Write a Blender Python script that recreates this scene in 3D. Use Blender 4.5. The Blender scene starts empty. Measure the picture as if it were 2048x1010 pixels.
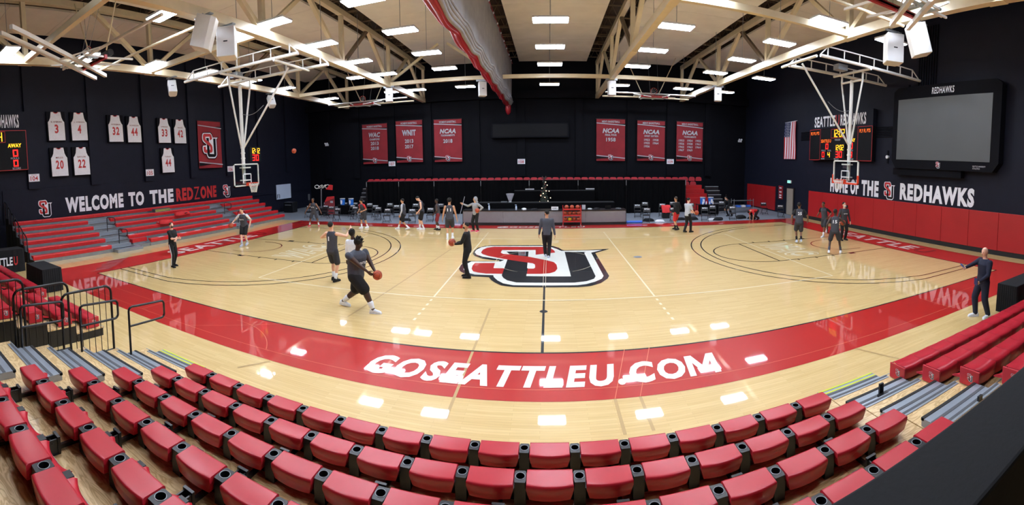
import bpy, bmesh, math, random
from mathutils import Vector, Matrix
random.seed(7)
SC = bpy.context.scene
COL = SC.collection
PI = math.pi
# ---------------------------------------------------------------- camera (cylindrical panorama, axis tipped slightly forward)
FPX, CAMX, CAMY, CAMZ = 858.535, 0.13568, -15.67929, 3.68957
YAW, PITCH, ROLL, V0 = -0.0850786, -0.0664470, -0.0110041, 380.08
cam_data = bpy.data.cameras.new('camera')
cam = bpy.data.objects.new('camera', cam_data)
COL.objects.link(cam)
SC.camera = cam
cam_data.type = 'PANO'
cam_data.panorama_type = 'CENTRAL_CYLINDRICAL'
cam_data.central_cylindrical_radius = 1.0
cam_data.central_cylindrical_range_u_min = -1024 / FPX
cam_data.central_cylindrical_range_u_max = 1024 / FPX
cam_data.central_cylindrical_range_v_min = (V0 - 1010) / FPX
cam_data.central_cylindrical_range_v_max = V0 / FPX
cam_data.clip_start = 0.05
_f = Vector((math.sin(YAW) * math.cos(PITCH), math.cos(YAW) * math.cos(PITCH), math.sin(PITCH)))
_r = Vector((math.cos(YAW), -math.sin(YAW), 0))
_u = _r.cross(_f)
_r2 = _r * math.cos(ROLL) + _u * math.sin(ROLL)
_u2 = _u * math.cos(ROLL) - _r * math.sin(ROLL)
_m = Matrix.Identity(4)
for i in range(3):
    _m[i][0], _m[i][1], _m[i][2] = _r2[i], _u2[i], -_f[i]
_m[0][3], _m[1][3], _m[2][3] = CAMX, CAMY, CAMZ
cam.matrix_world = _m
# ---------------------------------------------------------------- world, exposure (the hall is lit by ceiling fixtures, a few of them added out of view)
world = bpy.data.worlds.new('world')
SC.world = world
world.use_nodes = True
world.node_tree.nodes['Background'].inputs[0].default_value = (0.6, 0.65, 0.75, 1)
world.node_tree.nodes['Background'].inputs[1].default_value = 0.02
LIGHT_STRENGTH = 50.0
SC.view_settings.view_transform = 'Standard'
SC.view_settings.look = 'None'
SC.view_settings.exposure = 0.26
SC.view_settings.gamma = 1.0
SC.view_settings.use_curve_mapping = False
SC.cycles.use_denoising = True
SC.cycles.use_adaptive_sampling = True
SC.cycles.adaptive_threshold = 0.03
SC.cycles.max_bounces = 6
SC.cycles.diffuse_bounces = 3
SC.cycles.glossy_bounces = 3
SC.cycles.sample_clamp_indirect = 6.0
SC.cycles.caustics_reflective = False
SC.cycles.caustics_refractive = False

# ---------------------------------------------------------------- materials
def lin(c):
    return tuple(((v / 255) / 12.92 if v / 255 <= 0.04045 else ((v / 255 + 0.055) / 1.055) ** 2.4) for v in c)

MATS = {}
def mat(name, rgb, rough=0.5, metal=0.0, var=0.06, scale=6.0, coat=0.0, coat_rough=0.1, spec=0.5, bump=0.0, emit=0.0, alpha=1.0):
    if name in MATS:
        return MATS[name]
    m = bpy.data.materials.new(name)
    m.use_nodes = True
    nt = m.node_tree
    b = nt.nodes['Principled BSDF']
    col = lin(rgb)
    b.inputs['Roughness'].default_value = rough
    b.inputs['Metallic'].default_value = metal
    b.inputs['Specular IOR Level'].default_value = spec
    b.inputs['Coat Weight'].default_value = coat
    b.inputs['Coat Roughness'].default_value = coat_rough
    if coat > .9: b.inputs['Coat IOR'].default_value = 1.58
    tc = nt.nodes.new('ShaderNodeTexCoord')
    nz = nt.nodes.new('ShaderNodeTexNoise')
    nz.inputs['Scale'].default_value = scale
    nz.inputs['Detail'].default_value = 4.0
    nt.links.new(tc.outputs['Object'], nz.inputs['Vector'])
    rp = nt.nodes.new('ShaderNodeValToRGB')
    rp.color_ramp.elements[0].position = 0.3
    rp.color_ramp.elements[1].position = 0.7
    rp.color_ramp.elements[0].color = tuple(v * (1 - var) for v in col) + (1,)
    rp.color_ramp.elements[1].color = tuple(min(1, v * (1 + var)) for v in col) + (1,)
    nt.links.new(nz.outputs['Fac'], rp.inputs['Fac'])
    nt.links.new(rp.outputs['Color'], b.inputs['Base Color'])
    if bump:
        bp = nt.nodes.new('ShaderNodeBump')
        bp.inputs['Strength'].default_value = bump
        bp.inputs['Distance'].default_value = 0.02
        nt.links.new(nz.outputs['Fac'], bp.inputs['Height'])
        nt.links.new(bp.outputs['Normal'], b.inputs['Normal'])
    if emit:
        b.inputs['Emission Strength'].default_value = emit
        nt.links.new(rp.outputs['Color'], b.inputs['Emission Color'])
    if alpha < 1:
        b.inputs['Alpha'].default_value = alpha
    MATS[name] = m
    return m

def wood_floor(name, a, bcol, coat=1.0):
    m = bpy.data.materials.new(name); m.use_nodes = True
    nt = m.node_tree; b = nt.nodes['Principled BSDF']
    tc = nt.nodes.new('ShaderNodeTexCoord')
    br = nt.nodes.new('ShaderNodeTexBrick')
    br.inputs['Scale'].default_value = 1.0
    br.inputs['Brick Width'].default_value = 1.1
    br.inputs['Row Height'].default_value = 0.057
    br.inputs['Mortar Size'].default_value = 0.0012
    br.inputs['Color1'].default_value = lin(a) + (1,)
    br.inputs['Color2'].default_value = lin(bcol) + (1,)
    br.inputs['Mortar'].default_value = lin((190, 155, 105)) + (1,)
    br.offset = 0.37
    nt.links.new(tc.outputs['Object'], br.inputs['Vector'])
    mp = nt.nodes.new('ShaderNodeMapping')
    mp.inputs['Scale'].default_value = (1.2, 16.0, 1.0)
    nt.links.new(tc.outputs['Object'], mp.inputs['Vector'])
    nz = nt.nodes.new('ShaderNodeTexNoise')
    nz.inputs['Scale'].default_value = 1.6; nz.inputs['Detail'].default_value = 6
    nt.links.new(mp.outputs['Vector'], nz.inputs['Vector'])
    mx = nt.nodes.new('ShaderNodeMix'); mx.data_type = 'RGBA'; mx.blend_type = 'MULTIPLY'
    mx.inputs[0].default_value = 1.0
    rp = nt.nodes.new('ShaderNodeValToRGB')
    rp.color_ramp.elements[0].position = 0.3; rp.color_ramp.elements[1].position = 0.62
    rp.color_ramp.elements[0].color = (0.93, 0.91, 0.88, 1); rp.color_ramp.elements[1].color = (1, 1, 1, 1)
    nt.links.new(nz.outputs['Fac'], rp.inputs['Fac'])
    nt.links.new(br.outputs['Color'], mx.inputs[6]); nt.links.new(rp.outputs['Color'], mx.inputs[7])
    nt.links.new(mx.outputs[2], b.inputs['Base Color'])
    b.inputs['Roughness'].default_value = 0.42
    b.inputs['Specular IOR Level'].default_value = 0.25
    b.inputs['Coat Weight'].default_value = coat
    b.inputs['Coat Roughness'].default_value = 0.03
    b.inputs['Coat IOR'].default_value = 1.58
    MATS[name] = m
    return m

def plywood(name):
    m = bpy.data.materials.new(name); m.use_nodes = True
    nt = m.node_tree; b = nt.nodes['Principled BSDF']
    tc = nt.nodes.new('ShaderNodeTexCoord')
    mp = nt.nodes.new('ShaderNodeMapping'); mp.inputs['Scale'].default_value = (1.0, 5.0, 1.0)
    nt.links.new(tc.outputs['Object'], mp.inputs['Vector'])
    wv = nt.nodes.new('ShaderNodeTexNoise'); wv.inputs['Scale'].default_value = 2.3; wv.inputs['Detail'].default_value = 2
    wv.inputs['Distortion'].default_value = 1.6
    nt.links.new(mp.outputs['Vector'], wv.inputs['Vector'])
    ml = nt.nodes.new('ShaderNodeMath'); ml.operation = 'MULTIPLY'; ml.inputs[1].default_value = 9.0
    fr = nt.nodes.new('ShaderNodeMath'); fr.operation = 'PINGPONG'; fr.inputs[1].default_value = 1.0
    nt.links.new(wv.outputs['Fac'], ml.inputs[0]); nt.links.new(ml.outputs[0], fr.inputs[0])
    rp = nt.nodes.new('ShaderNodeValToRGB')
    rp.color_ramp.elements[0].position = 0.2; rp.color_ramp.elements[1].position = 0.75
    rp.color_ramp.elements[0].color = lin((206, 168, 114)) + (1,); rp.color_ramp.elements[1].color = lin((236, 205, 152)) + (1,)
    nt.links.new(fr.outputs[0], rp.inputs['Fac'])
    nt.links.new(rp.outputs['Color'], b.inputs['Base Color'])
    b.inputs['Roughness'].default_value = 0.35; b.inputs['Coat Weight'].default_value = 0.25; b.inputs['Coat Roughness'].default_value = 0.2
    MATS[name] = m
    return m

wood_floor('maple', (231, 201, 139), (221, 188, 125))
plywood('plywood')
def paint(name, rgb, var=0.03):
    return mat(name, rgb, 0.42, var=var, scale=1.5, coat=1.0, coat_rough=0.03, spec=0.25)
paint('paint_red', (188, 32, 26)); paint('paint_black', (14, 14, 18)); paint('paint_white', (238, 238, 228))
paint('paint_cream', (248, 236, 200)); paint('paint_tan', (196, 164, 110)); paint('paint_pinkline', (226, 120, 90)); paint('paint_maroon', (120, 22, 22))
mat('wall_navy', (21, 24, 38), 0.6, var=0.10, scale=2.2, bump=0.15, spec=0.2)
mat('wall_navy_dark', (10, 11, 18), 0.7, var=0.12, scale=2.0, spec=0.12)
mat('wall_pad_red', (168, 30, 34), 0.42, var=0.05, scale=1.2)
mat('print_white', (232, 236, 244), 0.5, var=0.02); mat('print_red', (186, 42, 44), 0.5, var=0.03); mat('print_grey', (178, 178, 186), 0.5, var=0.03)
mat('print_black', (10, 11, 16), 0.6, var=0.03, spec=0.2)
mat('cream_steel', (216, 202, 170), 0.38, var=0.05, scale=3, spec=0.5)
mat('brown_steel', (120, 104, 84), 0.5, var=0.08, scale=3)
mat('white_steel', (226, 226, 222), 0.3, var=0.03)
mat('galv', (150, 155, 160), 0.4, metal=0.6, var=0.1)
mat('dark_metal', (34, 34, 38), 0.45, metal=0.3, var=0.1)
mat('black_metal', (14, 14, 17), 0.3, var=0.1, spec=0.5)
mat('black_plastic', (17, 18, 22), 0.35, var=0.08, scale=12)
mat('black_cloth', (9, 10, 15), 0.9, var=0.15, scale=30, bump=0.1)
mat('black_cloth_deep', (7, 7, 9), 0.95, var=0.2, scale=12, spec=0.1)
mat('ceiling_tile', (236, 231, 220), 0.75, var=0.05, scale=1.1, bump=0.05)
mat('roof_deck', (74, 62, 50), 0.7, var=0.15, scale=3)
mat('seat_red', (188, 36, 50), 0.3, var=0.04, scale=8, spec=0.5, bump=0.03)
mat('bench_red', (204, 36, 42), 0.38, var=0.05, scale=5)
mat('far_seat_red', (170, 44, 56), 0.5, var=0.05)
mat('alu', (150, 156, 160), 0.38, metal=0.55, var=0.08, scale=5)
mat('alu_light', (158, 166, 176), 0.35, metal=0.45, var=0.05, scale=5)
mat('grip_grey', (84, 86, 90), 0.7, var=0.08, scale=20)
mat('yellow_strip', (206, 214, 60), 0.5, var=0.04)
mat('grey_floor', (112, 118, 128), 0.6, var=0.06, scale=1.5)
mat('grey_panel', (122, 124, 130), 0.45, var=0.03)
mat('screen_grey', (86, 90, 92), 0.35, var=0.05, scale=0.6)
mat('rubber_black', (20, 20, 22), 0.7, var=0.1)
mat('banner_red', (138, 28, 38), 0.75, var=0.12, scale=1.4)
mat('banner_red_dull', (128, 40, 46), 0.75, var=0.1, scale=1.4)
mat('lamp_housing', (205, 205, 205), 0.4, var=0.02)
mat('net_white', (235, 235, 230), 0.7, var=0.02)
mat('rim_orange', (214, 66, 36), 0.4, var=0.03)
mat('ball_orange', (176, 74, 44), 0.55, var=0.08, scale=30, bump=0.1)
mat('ball_yellow', (224, 180, 40), 0.5, var=0.05, scale=20)
mat('led_red', (255, 26, 20), 0.5, var=0.0, emit=1.5)
mat('led_amber', (255, 190, 30), 0.5, var=0.0, emit=1.4)
mat('led_orange', (255, 110, 20), 0.5, var=0.0, emit=1.1)
mat('exit_green', (150, 235, 205), 0.4, var=0.0, emit=1.0)
mat('divider_grey', (140, 138, 140), 0.6, var=0.12, scale=2.5)
mat('divider_red', (150, 20, 34), 0.45, var=0.08, scale=3)
mat('cooler_blue', (36, 110, 200), 0.4, var=0.04)
mat('foam_blue', (58, 112, 214), 0.6, var=0.05)
mat('whiteboard', (196, 210, 232), 0.25, var=0.02)
mat('door_beige', (150, 140, 128), 0.5, var=0.04)
mat('tree_green', (24, 36, 26), 0.8, var=0.3, scale=14)
mat('paper_white', (236, 238, 242), 0.6, var=0.02)
mat('lamp_glow', (226, 237, 255), 0.4, var=0.0, emit=LIGHT_STRENGTH)
mat('ornament_glow', (255, 226, 180), 0.4, var=0.0, emit=4.0)
mat('cloth_red', (200, 40, 44), 0.8, var=0.1, scale=14)
mat('cloth_white', (228, 230, 236), 0.8, var=0.05, scale=14)
def glass_mat():
    m = bpy.data.materials.new('board_glass'); m.use_nodes = True
    nt = m.node_tree; nt.nodes.clear()
    o = nt.nodes.new('ShaderNodeOutputMaterial'); t = nt.nodes.new('ShaderNodeBsdfTransparent'); g = nt.nodes.new('ShaderNodeBsdfGlossy')
    g.inputs['Roughness'].default_value = 0.03; mx = nt.nodes.new('ShaderNodeMixShader'); fr = nt.nodes.new('ShaderNodeFresnel')
    fr.inputs['IOR'].default_value = 1.45; t.inputs[0].default_value = (0.86, 0.9, 0.9, 1)
    mx.inputs[0].default_value = 0.07; nt.nodes.remove(fr); nt.links.new(t.outputs[0], mx.inputs[1]); nt.links.new(g.outputs[0], mx.inputs[2]); nt.links.new(mx.outputs[0], o.inputs[0])
    MATS['board_glass'] = m
glass_mat()

# ---------------------------------------------------------------- geometry helpers
class MB:
    def __init__(s): s.v = []; s.f = []; s.mi = []; s.sm = []
    def add(s, vs, fs, mi=0, smooth=False):
        n = len(s.v); s.v += [tuple(p) for p in vs]
        for f in fs: s.f.append([i + n for i in f]); s.mi.append(mi); s.sm.append(smooth)
        return s
    def box(s, x0, x1, y0, y1, z0, z1, mi=0):
        if x0 > x1: x0, x1 = x1, x0
        if y0 > y1: y0, y1 = y1, y0
        if z0 > z1: z0, z1 = z1, z0
        vs = [(x, y, z) for z in (z0, z1) for y in (y0, y1) for x in (x0, x1)]
        return s.add(vs, [(0, 2, 3, 1), (4, 5, 7, 6), (0, 1, 5, 4), (2, 6, 7, 3), (0, 4, 6, 2), (1, 3, 7, 5)], mi)
    def obox(s, c, ax, ay, az, mi=0):          # oriented box: centre and three half-extent vectors
        c, ax, ay, az = Vector(c), Vector(ax), Vector(ay), Vector(az)
        vs = [c + ax * i + ay * j + az * k for k in (-1, 1) for j in (-1, 1) for i in (-1, 1)]
        return s.add(vs, [(0, 2, 3, 1), (4, 5, 7, 6), (0, 1, 5, 4), (2, 6, 7, 3), (0, 4, 6, 2), (1, 3, 7, 5)], mi)
    def bar(s, a, b, w, h=None, mi=0, up=(0, 0, 1)):   # rectangular bar from a to b
        a, b = Vector(a), Vector(b); h = w if h is None else h
        d = (b - a); L = d.length; d.normalize(); up = Vector(up)
        if abs(d.dot(up)) > 0.98: up = Vector((0, 1, 0))
        r = d.cross(up).normalized(); u = r.cross(d)
        return s.obox((a + b) / 2, r * w / 2, d * L / 2, u * h / 2, mi)
    def cyl(s, a, b, r, n=10, r2=None, mi=0, caps=True, smooth=True):
        a, b = Vector(a), Vector(b); r2 = r if r2 is None else r2
        d = (b - a).normalized(); t = Vector((0, 0, 1)) if abs(d.z) < 0.9 else Vector((1, 0, 0))
        x = d.cross(t).normalized(); y = d.cross(x)
        vs = []
        for p, q in ((a, r), (b, r2)):
            for i in range(n):
                an = 2 * PI * i / n; vs.append(p + x * math.cos(an) * q + y * math.sin(an) * q)
        s.add(vs, [(i, (i + 1) % n, n + (i + 1) % n, n + i) for i in range(n)], mi, smooth)
        if caps: s.add(vs, [list(range(n))[::-1], list(range(n, 2 * n))], mi)
        return s
    def tube(s, pts, r, n=8, mi=0, closed=False):
        pts = [Vector(p) for p in pts]; m = len(pts); vs = []; prev = None
        for i, p in enumerate(pts):
            d = ((pts[(i + 1) % m] if (closed or i < m - 1) else p) - (pts[i - 1] if (closed or i > 0) else p)).normalized()
            if prev is None:
                t = Vector((0, 0, 1)) if abs(d.z) < 0.9 else Vector((1, 0, 0)); x = d.cross(t).normalized()
            else:
                x = (prev - d * prev.dot(d)).normalized()
            prev = x; y = d.cross(x)
            for k in range(n):
                an = 2 * PI * k / n; vs.append(p + x * math.cos(an) * r + y * math.sin(an) * r)
        fs = []
        for i in range(m if closed else m - 1):
            j = (i + 1) % m
            for k in range(n): fs.append((i * n + k, i * n + (k + 1) % n, j * n + (k + 1) % n, j * n + k))
        s.add(vs, fs, mi, True)
        if not closed: s.add(vs, [list(range(n)), [(m - 1) * n + k for k in range(n)][::-1]], mi)
        return s
    def prism(s, poly, frame, z0, z1, mi=0):     # polygon (2D) extruded along frame normal
        o, r, u, nrm = frame; n = len(poly)
        vs = [o + r * x + u * y + nrm * z for z in (z0, z1) for x, y in poly]
        s.add(vs, [list(range(n))[::-1], list(range(n, 2 * n))] + [(i, (i + 1) % n, n + (i + 1) % n, n + i) for i in range(n)], mi)
        return s
    def flat(s, poly, frame, z=0.0, mi=0):
        o, r, u, nrm = frame
        return s.add([o + r * x + u * y + nrm * z for x, y in poly], [list(range(len(poly)))], mi)
    def ell(s, c, rx, ry, rz, n=14, m=9, rot=None, mi=0):
        vs = []; fs = []; c = Vector(c)
        for j in range(m + 1):
            t = PI * j / m
            for i in range(n):
                a = 2 * PI * i / n
                p = Vector((rx * math.sin(t) * math.cos(a), ry * math.sin(t) * math.sin(a), rz * math.cos(t)))
                if rot is not None: p = rot @ p
                vs.append(c + p)
        for j in range(m):
            for i in range(n):
                a, b_, c_, d = j * n + i, j * n + (i + 1) % n, (j + 1) * n + (i + 1) % n, (j + 1) * n + i
                fs.append((a, d, c_, b_) if 0 < j < m - 1 else ((a, d, c_) if j == 0 else (a, d, b_)))
        s.add(vs, fs, mi, True)
        return s
    def mesh(s, name, mats):
        me = bpy.data.meshes.new(name)
        me.from_pydata(s.v, [], s.f)
        for k in ([mats] if isinstance(mats, str) else mats): me.materials.append(MATS[k])
        me.polygons.foreach_set('material_index', s.mi)
        me.polygons.foreach_set('use_smooth', s.sm)
        me.update()
        return me
    def build_each(s, name, mats, parent=None):
        """one object for every connected piece"""
        par = list(range(len(s.v)))
        def find(i):
            while par[i] != i: par[i] = par[par[i]]; i = par[i]
            return i
        for f in s.f:
            for i in f[1:]: par[find(i)] = find(f[0])
        grp = {}
        for k, f in enumerate(s.f): grp.setdefault(find(f[0]), []).append(k)
        out = []
        for ks in grp.values():
            ids = sorted({i for k in ks for i in s.f[k]}); mp = {a: b for b, a in enumerate(ids)}; q = MB()
            q.v = [s.v[i] for i in ids]; q.f = [[mp[i] for i in s.f[k]] for k in ks]; q.mi = [s.mi[k] for k in ks]; q.sm = [s.sm[k] for k in ks]
            out.append(q.build(name, mats, parent))
        return out
    def build(s, name, mats, parent=None, smooth=None):
        return link(name, s.mesh(name, mats), parent)

def link(name, me, parent=None, loc=None):
    o = bpy.data.objects.new(name, me); COL.objects.link(o)
    if parent is not None: o.parent = parent
    if loc is not None: o.location = loc
    return o
def tag(o, label, cat, group=None):
    o['label'] = label; o['category'] = cat
    if group: o['group'] = group
    return o
def thing(name, label, cat, loc=(0, 0, 0), rz=0.0, group=None):
    o = bpy.data.objects.new(name, None); COL.objects.link(o)
    o.location = loc; o.rotation_euler = (0, 0, rz); o.empty_display_size = 0.2
    return tag(o, label, cat, group)
def struct(o): o['kind'] = 'structure'; return o
def copy_tree(o, parent=None):
    c = o.copy(); COL.objects.link(c); c.parent = parent
    for ch in list(o.children): copy_tree(ch, c)
    return c
def FR(o, r, u):
    r, u = Vector(r).normalized(), Vector(u).normalized()
    return (Vector(o), r, u, r.cross(u))
def bevel(o, w=0.01, seg=2):
    b = o.modifiers.new('bevel', 'BEVEL'); b.width = w; b.segments = seg; b.limit_method = 'ANGLE'; b.angle_limit = math.radians(40)
    return o
ORD = ['', 'first', 'second', 'third', 'fourth', 'fifth', 'sixth', 'seventh', 'eighth', 'ninth', 'tenth', 'eleventh', 'twelfth', 'thirteenth', 'fourteenth', 'fifteenth', 'sixteenth', 'seventeenth', 'eighteenth', 'nineteenth', 'twentieth']
def ordn(n):
    if n <= 20: return ORD[n]
    return {2: 'twenty-', 3: 'thirty-', 4: 'forty-', 5: 'fifty-', 6: 'sixty-'}[n // 10] + ORD[n % 10] if n % 10 else {3: 'thirtieth', 4: 'fortieth', 5: 'fiftieth', 6: 'sixtieth'}[n // 10]

# ---------------------------------------------------------------- lettering
_tc = {}
def glyphs(s, bold, shear, space):
    key = (s, bold, shear, space)
    if key in _tc: return _tc[key]
    cu = bpy.data.curves.new('lettering', 'FONT'); cu.body = s; cu.size = 1.0; cu.offset = bold; cu.shear = shear; cu.space_character = space
    cu.resolution_u = 3
    ob = bpy.data.objects.new('lettering', cu)
    me = ob.to_mesh()
    vs = [tuple(v.co) for v in me.vertices]; fs = [list(p.vertices) for p in me.polygons]
    ob.to_mesh_clear(); bpy.data.objects.remove(ob); bpy.data.curves.remove(cu)
    _tc[key] = (vs, fs)
    return _tc[key]
def text(mb, s, frame, x0, y0, w, h, z=0.004, mi=0, bold=0.02, shear=0.0, space=1.05):
    """fill the box x0..x0+w, y0..y0+h of the frame with the string"""
    vs, fs = glyphs(s, bold, shear, space)
    if not vs: return mb
    ax, bx = min(v[0] for v in vs), max(v[0] for v in vs)
    ay, by = min(v[1] for v in vs), max(v[1] for v in vs)
    o, r, u, n = frame
    mb.add([o + r * (x0 + (v[0] - ax) / (bx - ax) * w) + u * (y0 + (v[1] - ay) / (by - ay) * h) + n * z for v in vs], fs, mi)
    return mb
SEG = {'0': 'abcdef', '1': 'bc', '2': 'abged', '3': 'abgcd', '4': 'fgbc', '5': 'afgcd', '6': 'afgedc', '7': 'abc', '8': 'abcdefg', '9': 'abcdfg', ':': ':'}
def digits(mb, s, frame, x0, y0, w, h, z=0.006, mi=0, t=0.16):
    n = sum(0.4 if c == ':' else 1 for c in s); cw = w / n; x = x0
    for c in s:
        if c == ':':
            q = cw * 0.13
            for yy in (0.3, 0.65): mb.flat([(x + cw * 0.2 - q, y0 + h * yy), (x + cw * 0.2 + q, y0 + h * yy), (x + cw * 0.2 + q, y0 + h * yy + 2 * q), (x + cw * 0.2 - q, y0 + h * yy + 2 * q)], frame, z, mi)
            x += cw * 0.4; continue
        a, b = x + cw * 0.1, x + cw * 0.88; th = (b - a) * t * 1.4; m = y0 + h / 2
        R = {'a': (a, b, y0 + h - th, y0 + h), 'd': (a, b, y0, y0 + th), 'g': (a, b, m - th / 2, m + th / 2), 'f': (a, a + th, m, y0 + h), 'e': (a, a + th, y0, m), 'b': (b - th, b, m, y0 + h), 'c': (b - th, b, y0, m)}
        for k in SEG[c]:
            p = R[k]; mb.flat([(p[0], p[2]), (p[1], p[2]), (p[1], p[3]), (p[0], p[3])], frame, z + 0.0004 * 'abcdefg'.index(k), mi)
        x += cw
    return mb

def digit_parts(parent, name, mt, s, frame, x0, y0, w, h):
    n = sum(0.4 if c == ':' else 1 for c in s); cw = w / n; x = x0
    for c in s:
        ww = cw * (0.4 if c == ':' else 1)
        m = MB()
        if c == ':':
            q = cw * .13
            for yy in (.3, .65): MB().flat([(x + cw * .2 - q, y0 + h * yy), (x + cw * .2 + q, y0 + h * yy), (x + cw * .2 + q, y0 + h * yy + 2 * q), (x + cw * .2 - q, y0 + h * yy + 2 * q)], frame, .006).build('colon_dot', mt, parent)
        else: digits(m, c, frame, x, y0, cw, h).build(name, mt, parent)
        x += ww
# ---------------------------------------------------------------- the interlocking S and U emblem
L_OUT = [(-2.39, 2.93), (-0.08, 3.03), (0.32, 2.78), (0.56, 2.41), (0.69, 1.98), (0.77, 1.86), (1.55, 1.87), (2.68, 2.01), (2.0, 1.24), (2.07, -2.22), (1.97, -2.55), (1.71, -2.99), (1.38, -3.26), (1.01, -3.35), (-0.94, -3.31), (-1.28, -3.18), (-1.54, -2.84), (-1.68, -2.57), (-1.78, -2.29), (-2.3, -2.24), (-2.59, -2.02), (-2.84, -1.67), (-2.96, -1.34), (-3.0, -0.81), (-2.95, -0.15), (-1.7, -0.08), (-1.71, 0.05), (-2.01, 0.11), (-2.42, 0.32), (-2.75, 0.72), (-2.9, 1.09), (-2.96, 1.73), (-2.89, 2.34), (-2.65, 2.73)]
L_WHI = [(-2.33, 2.77), (-0.12, 2.85), (0.24, 2.55), (0.48, 2.12), (0.65, 1.75), (2.34, 1.8), (1.84, 1.33), (1.89, -2.2), (1.79, -2.53), (1.55, -2.83), (1.25, -3.07), (0.99, -3.16), (-0.93, -3.14), (-1.25, -2.96), (-1.46, -2.65), (-1.62, -2.28), (-1.67, -2.05), (-2.28, -2.03), (-2.57, -1.8), (-2.77, -1.44), (-2.83, -1.15), (-2.83, -0.6), (-2.72, -0.21), (-1.64, -0.12), (-1.53, 0.14), (-1.95, 0.35), (-2.4, 0.61), (-2.72, 0.95), (-2.88, 1.41), (-2.89, 1.91), (-2.76, 2.44), (-2.57, 2.68)]
L_RED = [(0.39, 1.42), (0.36, 1.83), (0.24, 2.25), (-0.08, 2.61), (-2.2, 2.61), (-2.49, 2.37), (-2.62, 1.93), (-2.61, 1.35), (-2.49, 1.05), (-2.23, 0.77), (-1.87, 0.5), (-1.43, 0.2), (-0.75, -0.2), (-0.44, -0.39), (-0.36, -0.58), (-0.34, -1.0), (-0.39, -1.15), (-1.78, -1.13), (-1.82, -0.38), (-2.55, -0.44), (-2.57, -0.82), (-2.52, -1.29), (-2.41, -1.62), (-2.24, -1.76), (-1.94, -1.88), (-0.11, -1.84), (0.16, -1.77), (0.34, -1.57), (0.43, -1.18), (0.41, -0.59), (0.32, -0.21), (0.1, 0.06), (-0.63, 0.69), (-1.41, 1.1), (-1.69, 1.18), (-1.81, 1.41), (-1.8, 1.9), (-0.41, 1.96), (-0.38, 1.05)]
L_BLK = [(-1.6, 1.62), (-0.69, 1.65), (-0.59, -2.11), (0.84, -2.18), (0.78, 1.55), (1.65, 1.49), (1.56, 1.35), (1.63, -2.22), (1.55, -2.51), (1.3, -2.76), (0.91, -2.89), (-0.86, -2.85), (-1.16, -2.63), (-1.31, -2.35), (-1.39, -2.06), (-1.42, 0.17), (-1.44, 1.19)]
L_PAT = [(-1.4, -1.13), (-0.59, -1.1), (-0.59, -1.89), (-1.39, -1.92)]
def emblem(parent, frame, cx, cy, height, prefix='emblem', z=0.004, dz=0.0012, mats=('print_black', 'print_white', 'print_red')):
    k = height / 6.38
    T = lambda p: [(cx + (x + 0.16) * k, cy + (y + 0.16) * k) for x, y in p]
    MB().flat(T(L_OUT), frame, z).build(prefix + '_outline', mats[0], parent)
    MB().flat(T(L_WHI), frame, z + dz).build(prefix + '_white', mats[1], parent)
    MB().flat(T(L_BLK), frame, z + 2 * dz).build(prefix + '_letter_u', mats[0], parent)
    MB().flat(T(L_PAT), frame, z + 4 * dz).build(prefix + '_letter_u_crossing', mats[0], parent)
    MB().flat(T(L_RED), frame, z + 3 * dz).build(prefix + '_letter_s', mats[2], parent)

# ---------------------------------------------------------------- the hall: floor and its painted lines
XW_L, XW_R, YW_F, YW_B, ZC = -21.0, 16.95, 18.5, -20.0, 11.3
floor = struct(MB().box(XW_L, XW_R, -20.0, 9.0, -0.2, 0.0).build('floor', 'maple'))
far_floor = struct(MB().box(XW_L, XW_R, 9.0, YW_F, -0.2, 0.001).build('floor_far', 'grey_floor'))
HX, HY = 14.325, 7.62
GF = FR((0, 0, 0), (1, 0, 0), (0, 1, 0))
def rect(mb, x0, x1, y0, y1, z, mi=0):
    x0, x1 = min(x0, x1), max(x0, x1); y0, y1 = min(y0, y1), max(y0, y1)
    return mb.add([(x0, y0, z), (x1, y0, z), (x1, y1, z), (x0, y1, z)], [(0, 1, 2, 3)], mi)
def arc(mb, cx, cy, r, a0, a1, w, z, n=48):
    vs = []
    for i in range(n + 1):
        a = math.radians(a0 + (a1 - a0) * i / n)
        for q in (r - w / 2, r + w / 2): vs.append((cx + q * math.cos(a), cy + q * math.sin(a), z))
    fs = [(2 * i, 2 * i + 1, 2 * i + 3, 2 * i + 2) for i in range(n)]
    return mb.add(vs, fs)
def seg(mb, a, b, w, z):
    a, b = Vector((*a, 0)), Vector((*b, 0)); d = (b - a).normalized(); r = Vector((-d.y, d.x, 0)) * w / 2
    return mb.add([(a - r)[:2] + (z,) if False else ((a - r).x, (a - r).y, z), ((b - r).x, (b - r).y, z), ((b + r).x, (b + r).y, z), ((a + r).x, (a + r).y, z)], [(0, 1, 2, 3)])
BX, BN, BF = 16.05, -9.32, 8.98
m = MB()
rect(m, -BX, BX, BN, -HY, .003); rect(m, -BX, BX, HY, BF, .003); rect(m, -BX, -HX, -HY, HY, .003); rect(m, HX, BX, -HY, HY, .003)
m.build_each('border_paint', 'paint_red', floor)
m = MB(); z = .005
rect(m, -HX, HX, -HY - .05, -HY, z); rect(m, -HX, HX, HY, HY + .05, z); rect(m, -HX, -HX + .05, -HY, HY, z + .0003); rect(m, HX - .05, HX, -HY, HY, z + .0003)
m.build_each('boundary_line', 'paint_black', floor)
m = MB()
rect(m, -.028, .028, -HY, -3.3, z); rect(m, -.028, .028, 2.98, HY, z)
arc(m, 0, -5.35, .05, 0, 360, .1, z + .0006, 20)
m.build_each('division_line', 'paint_black', floor)
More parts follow.
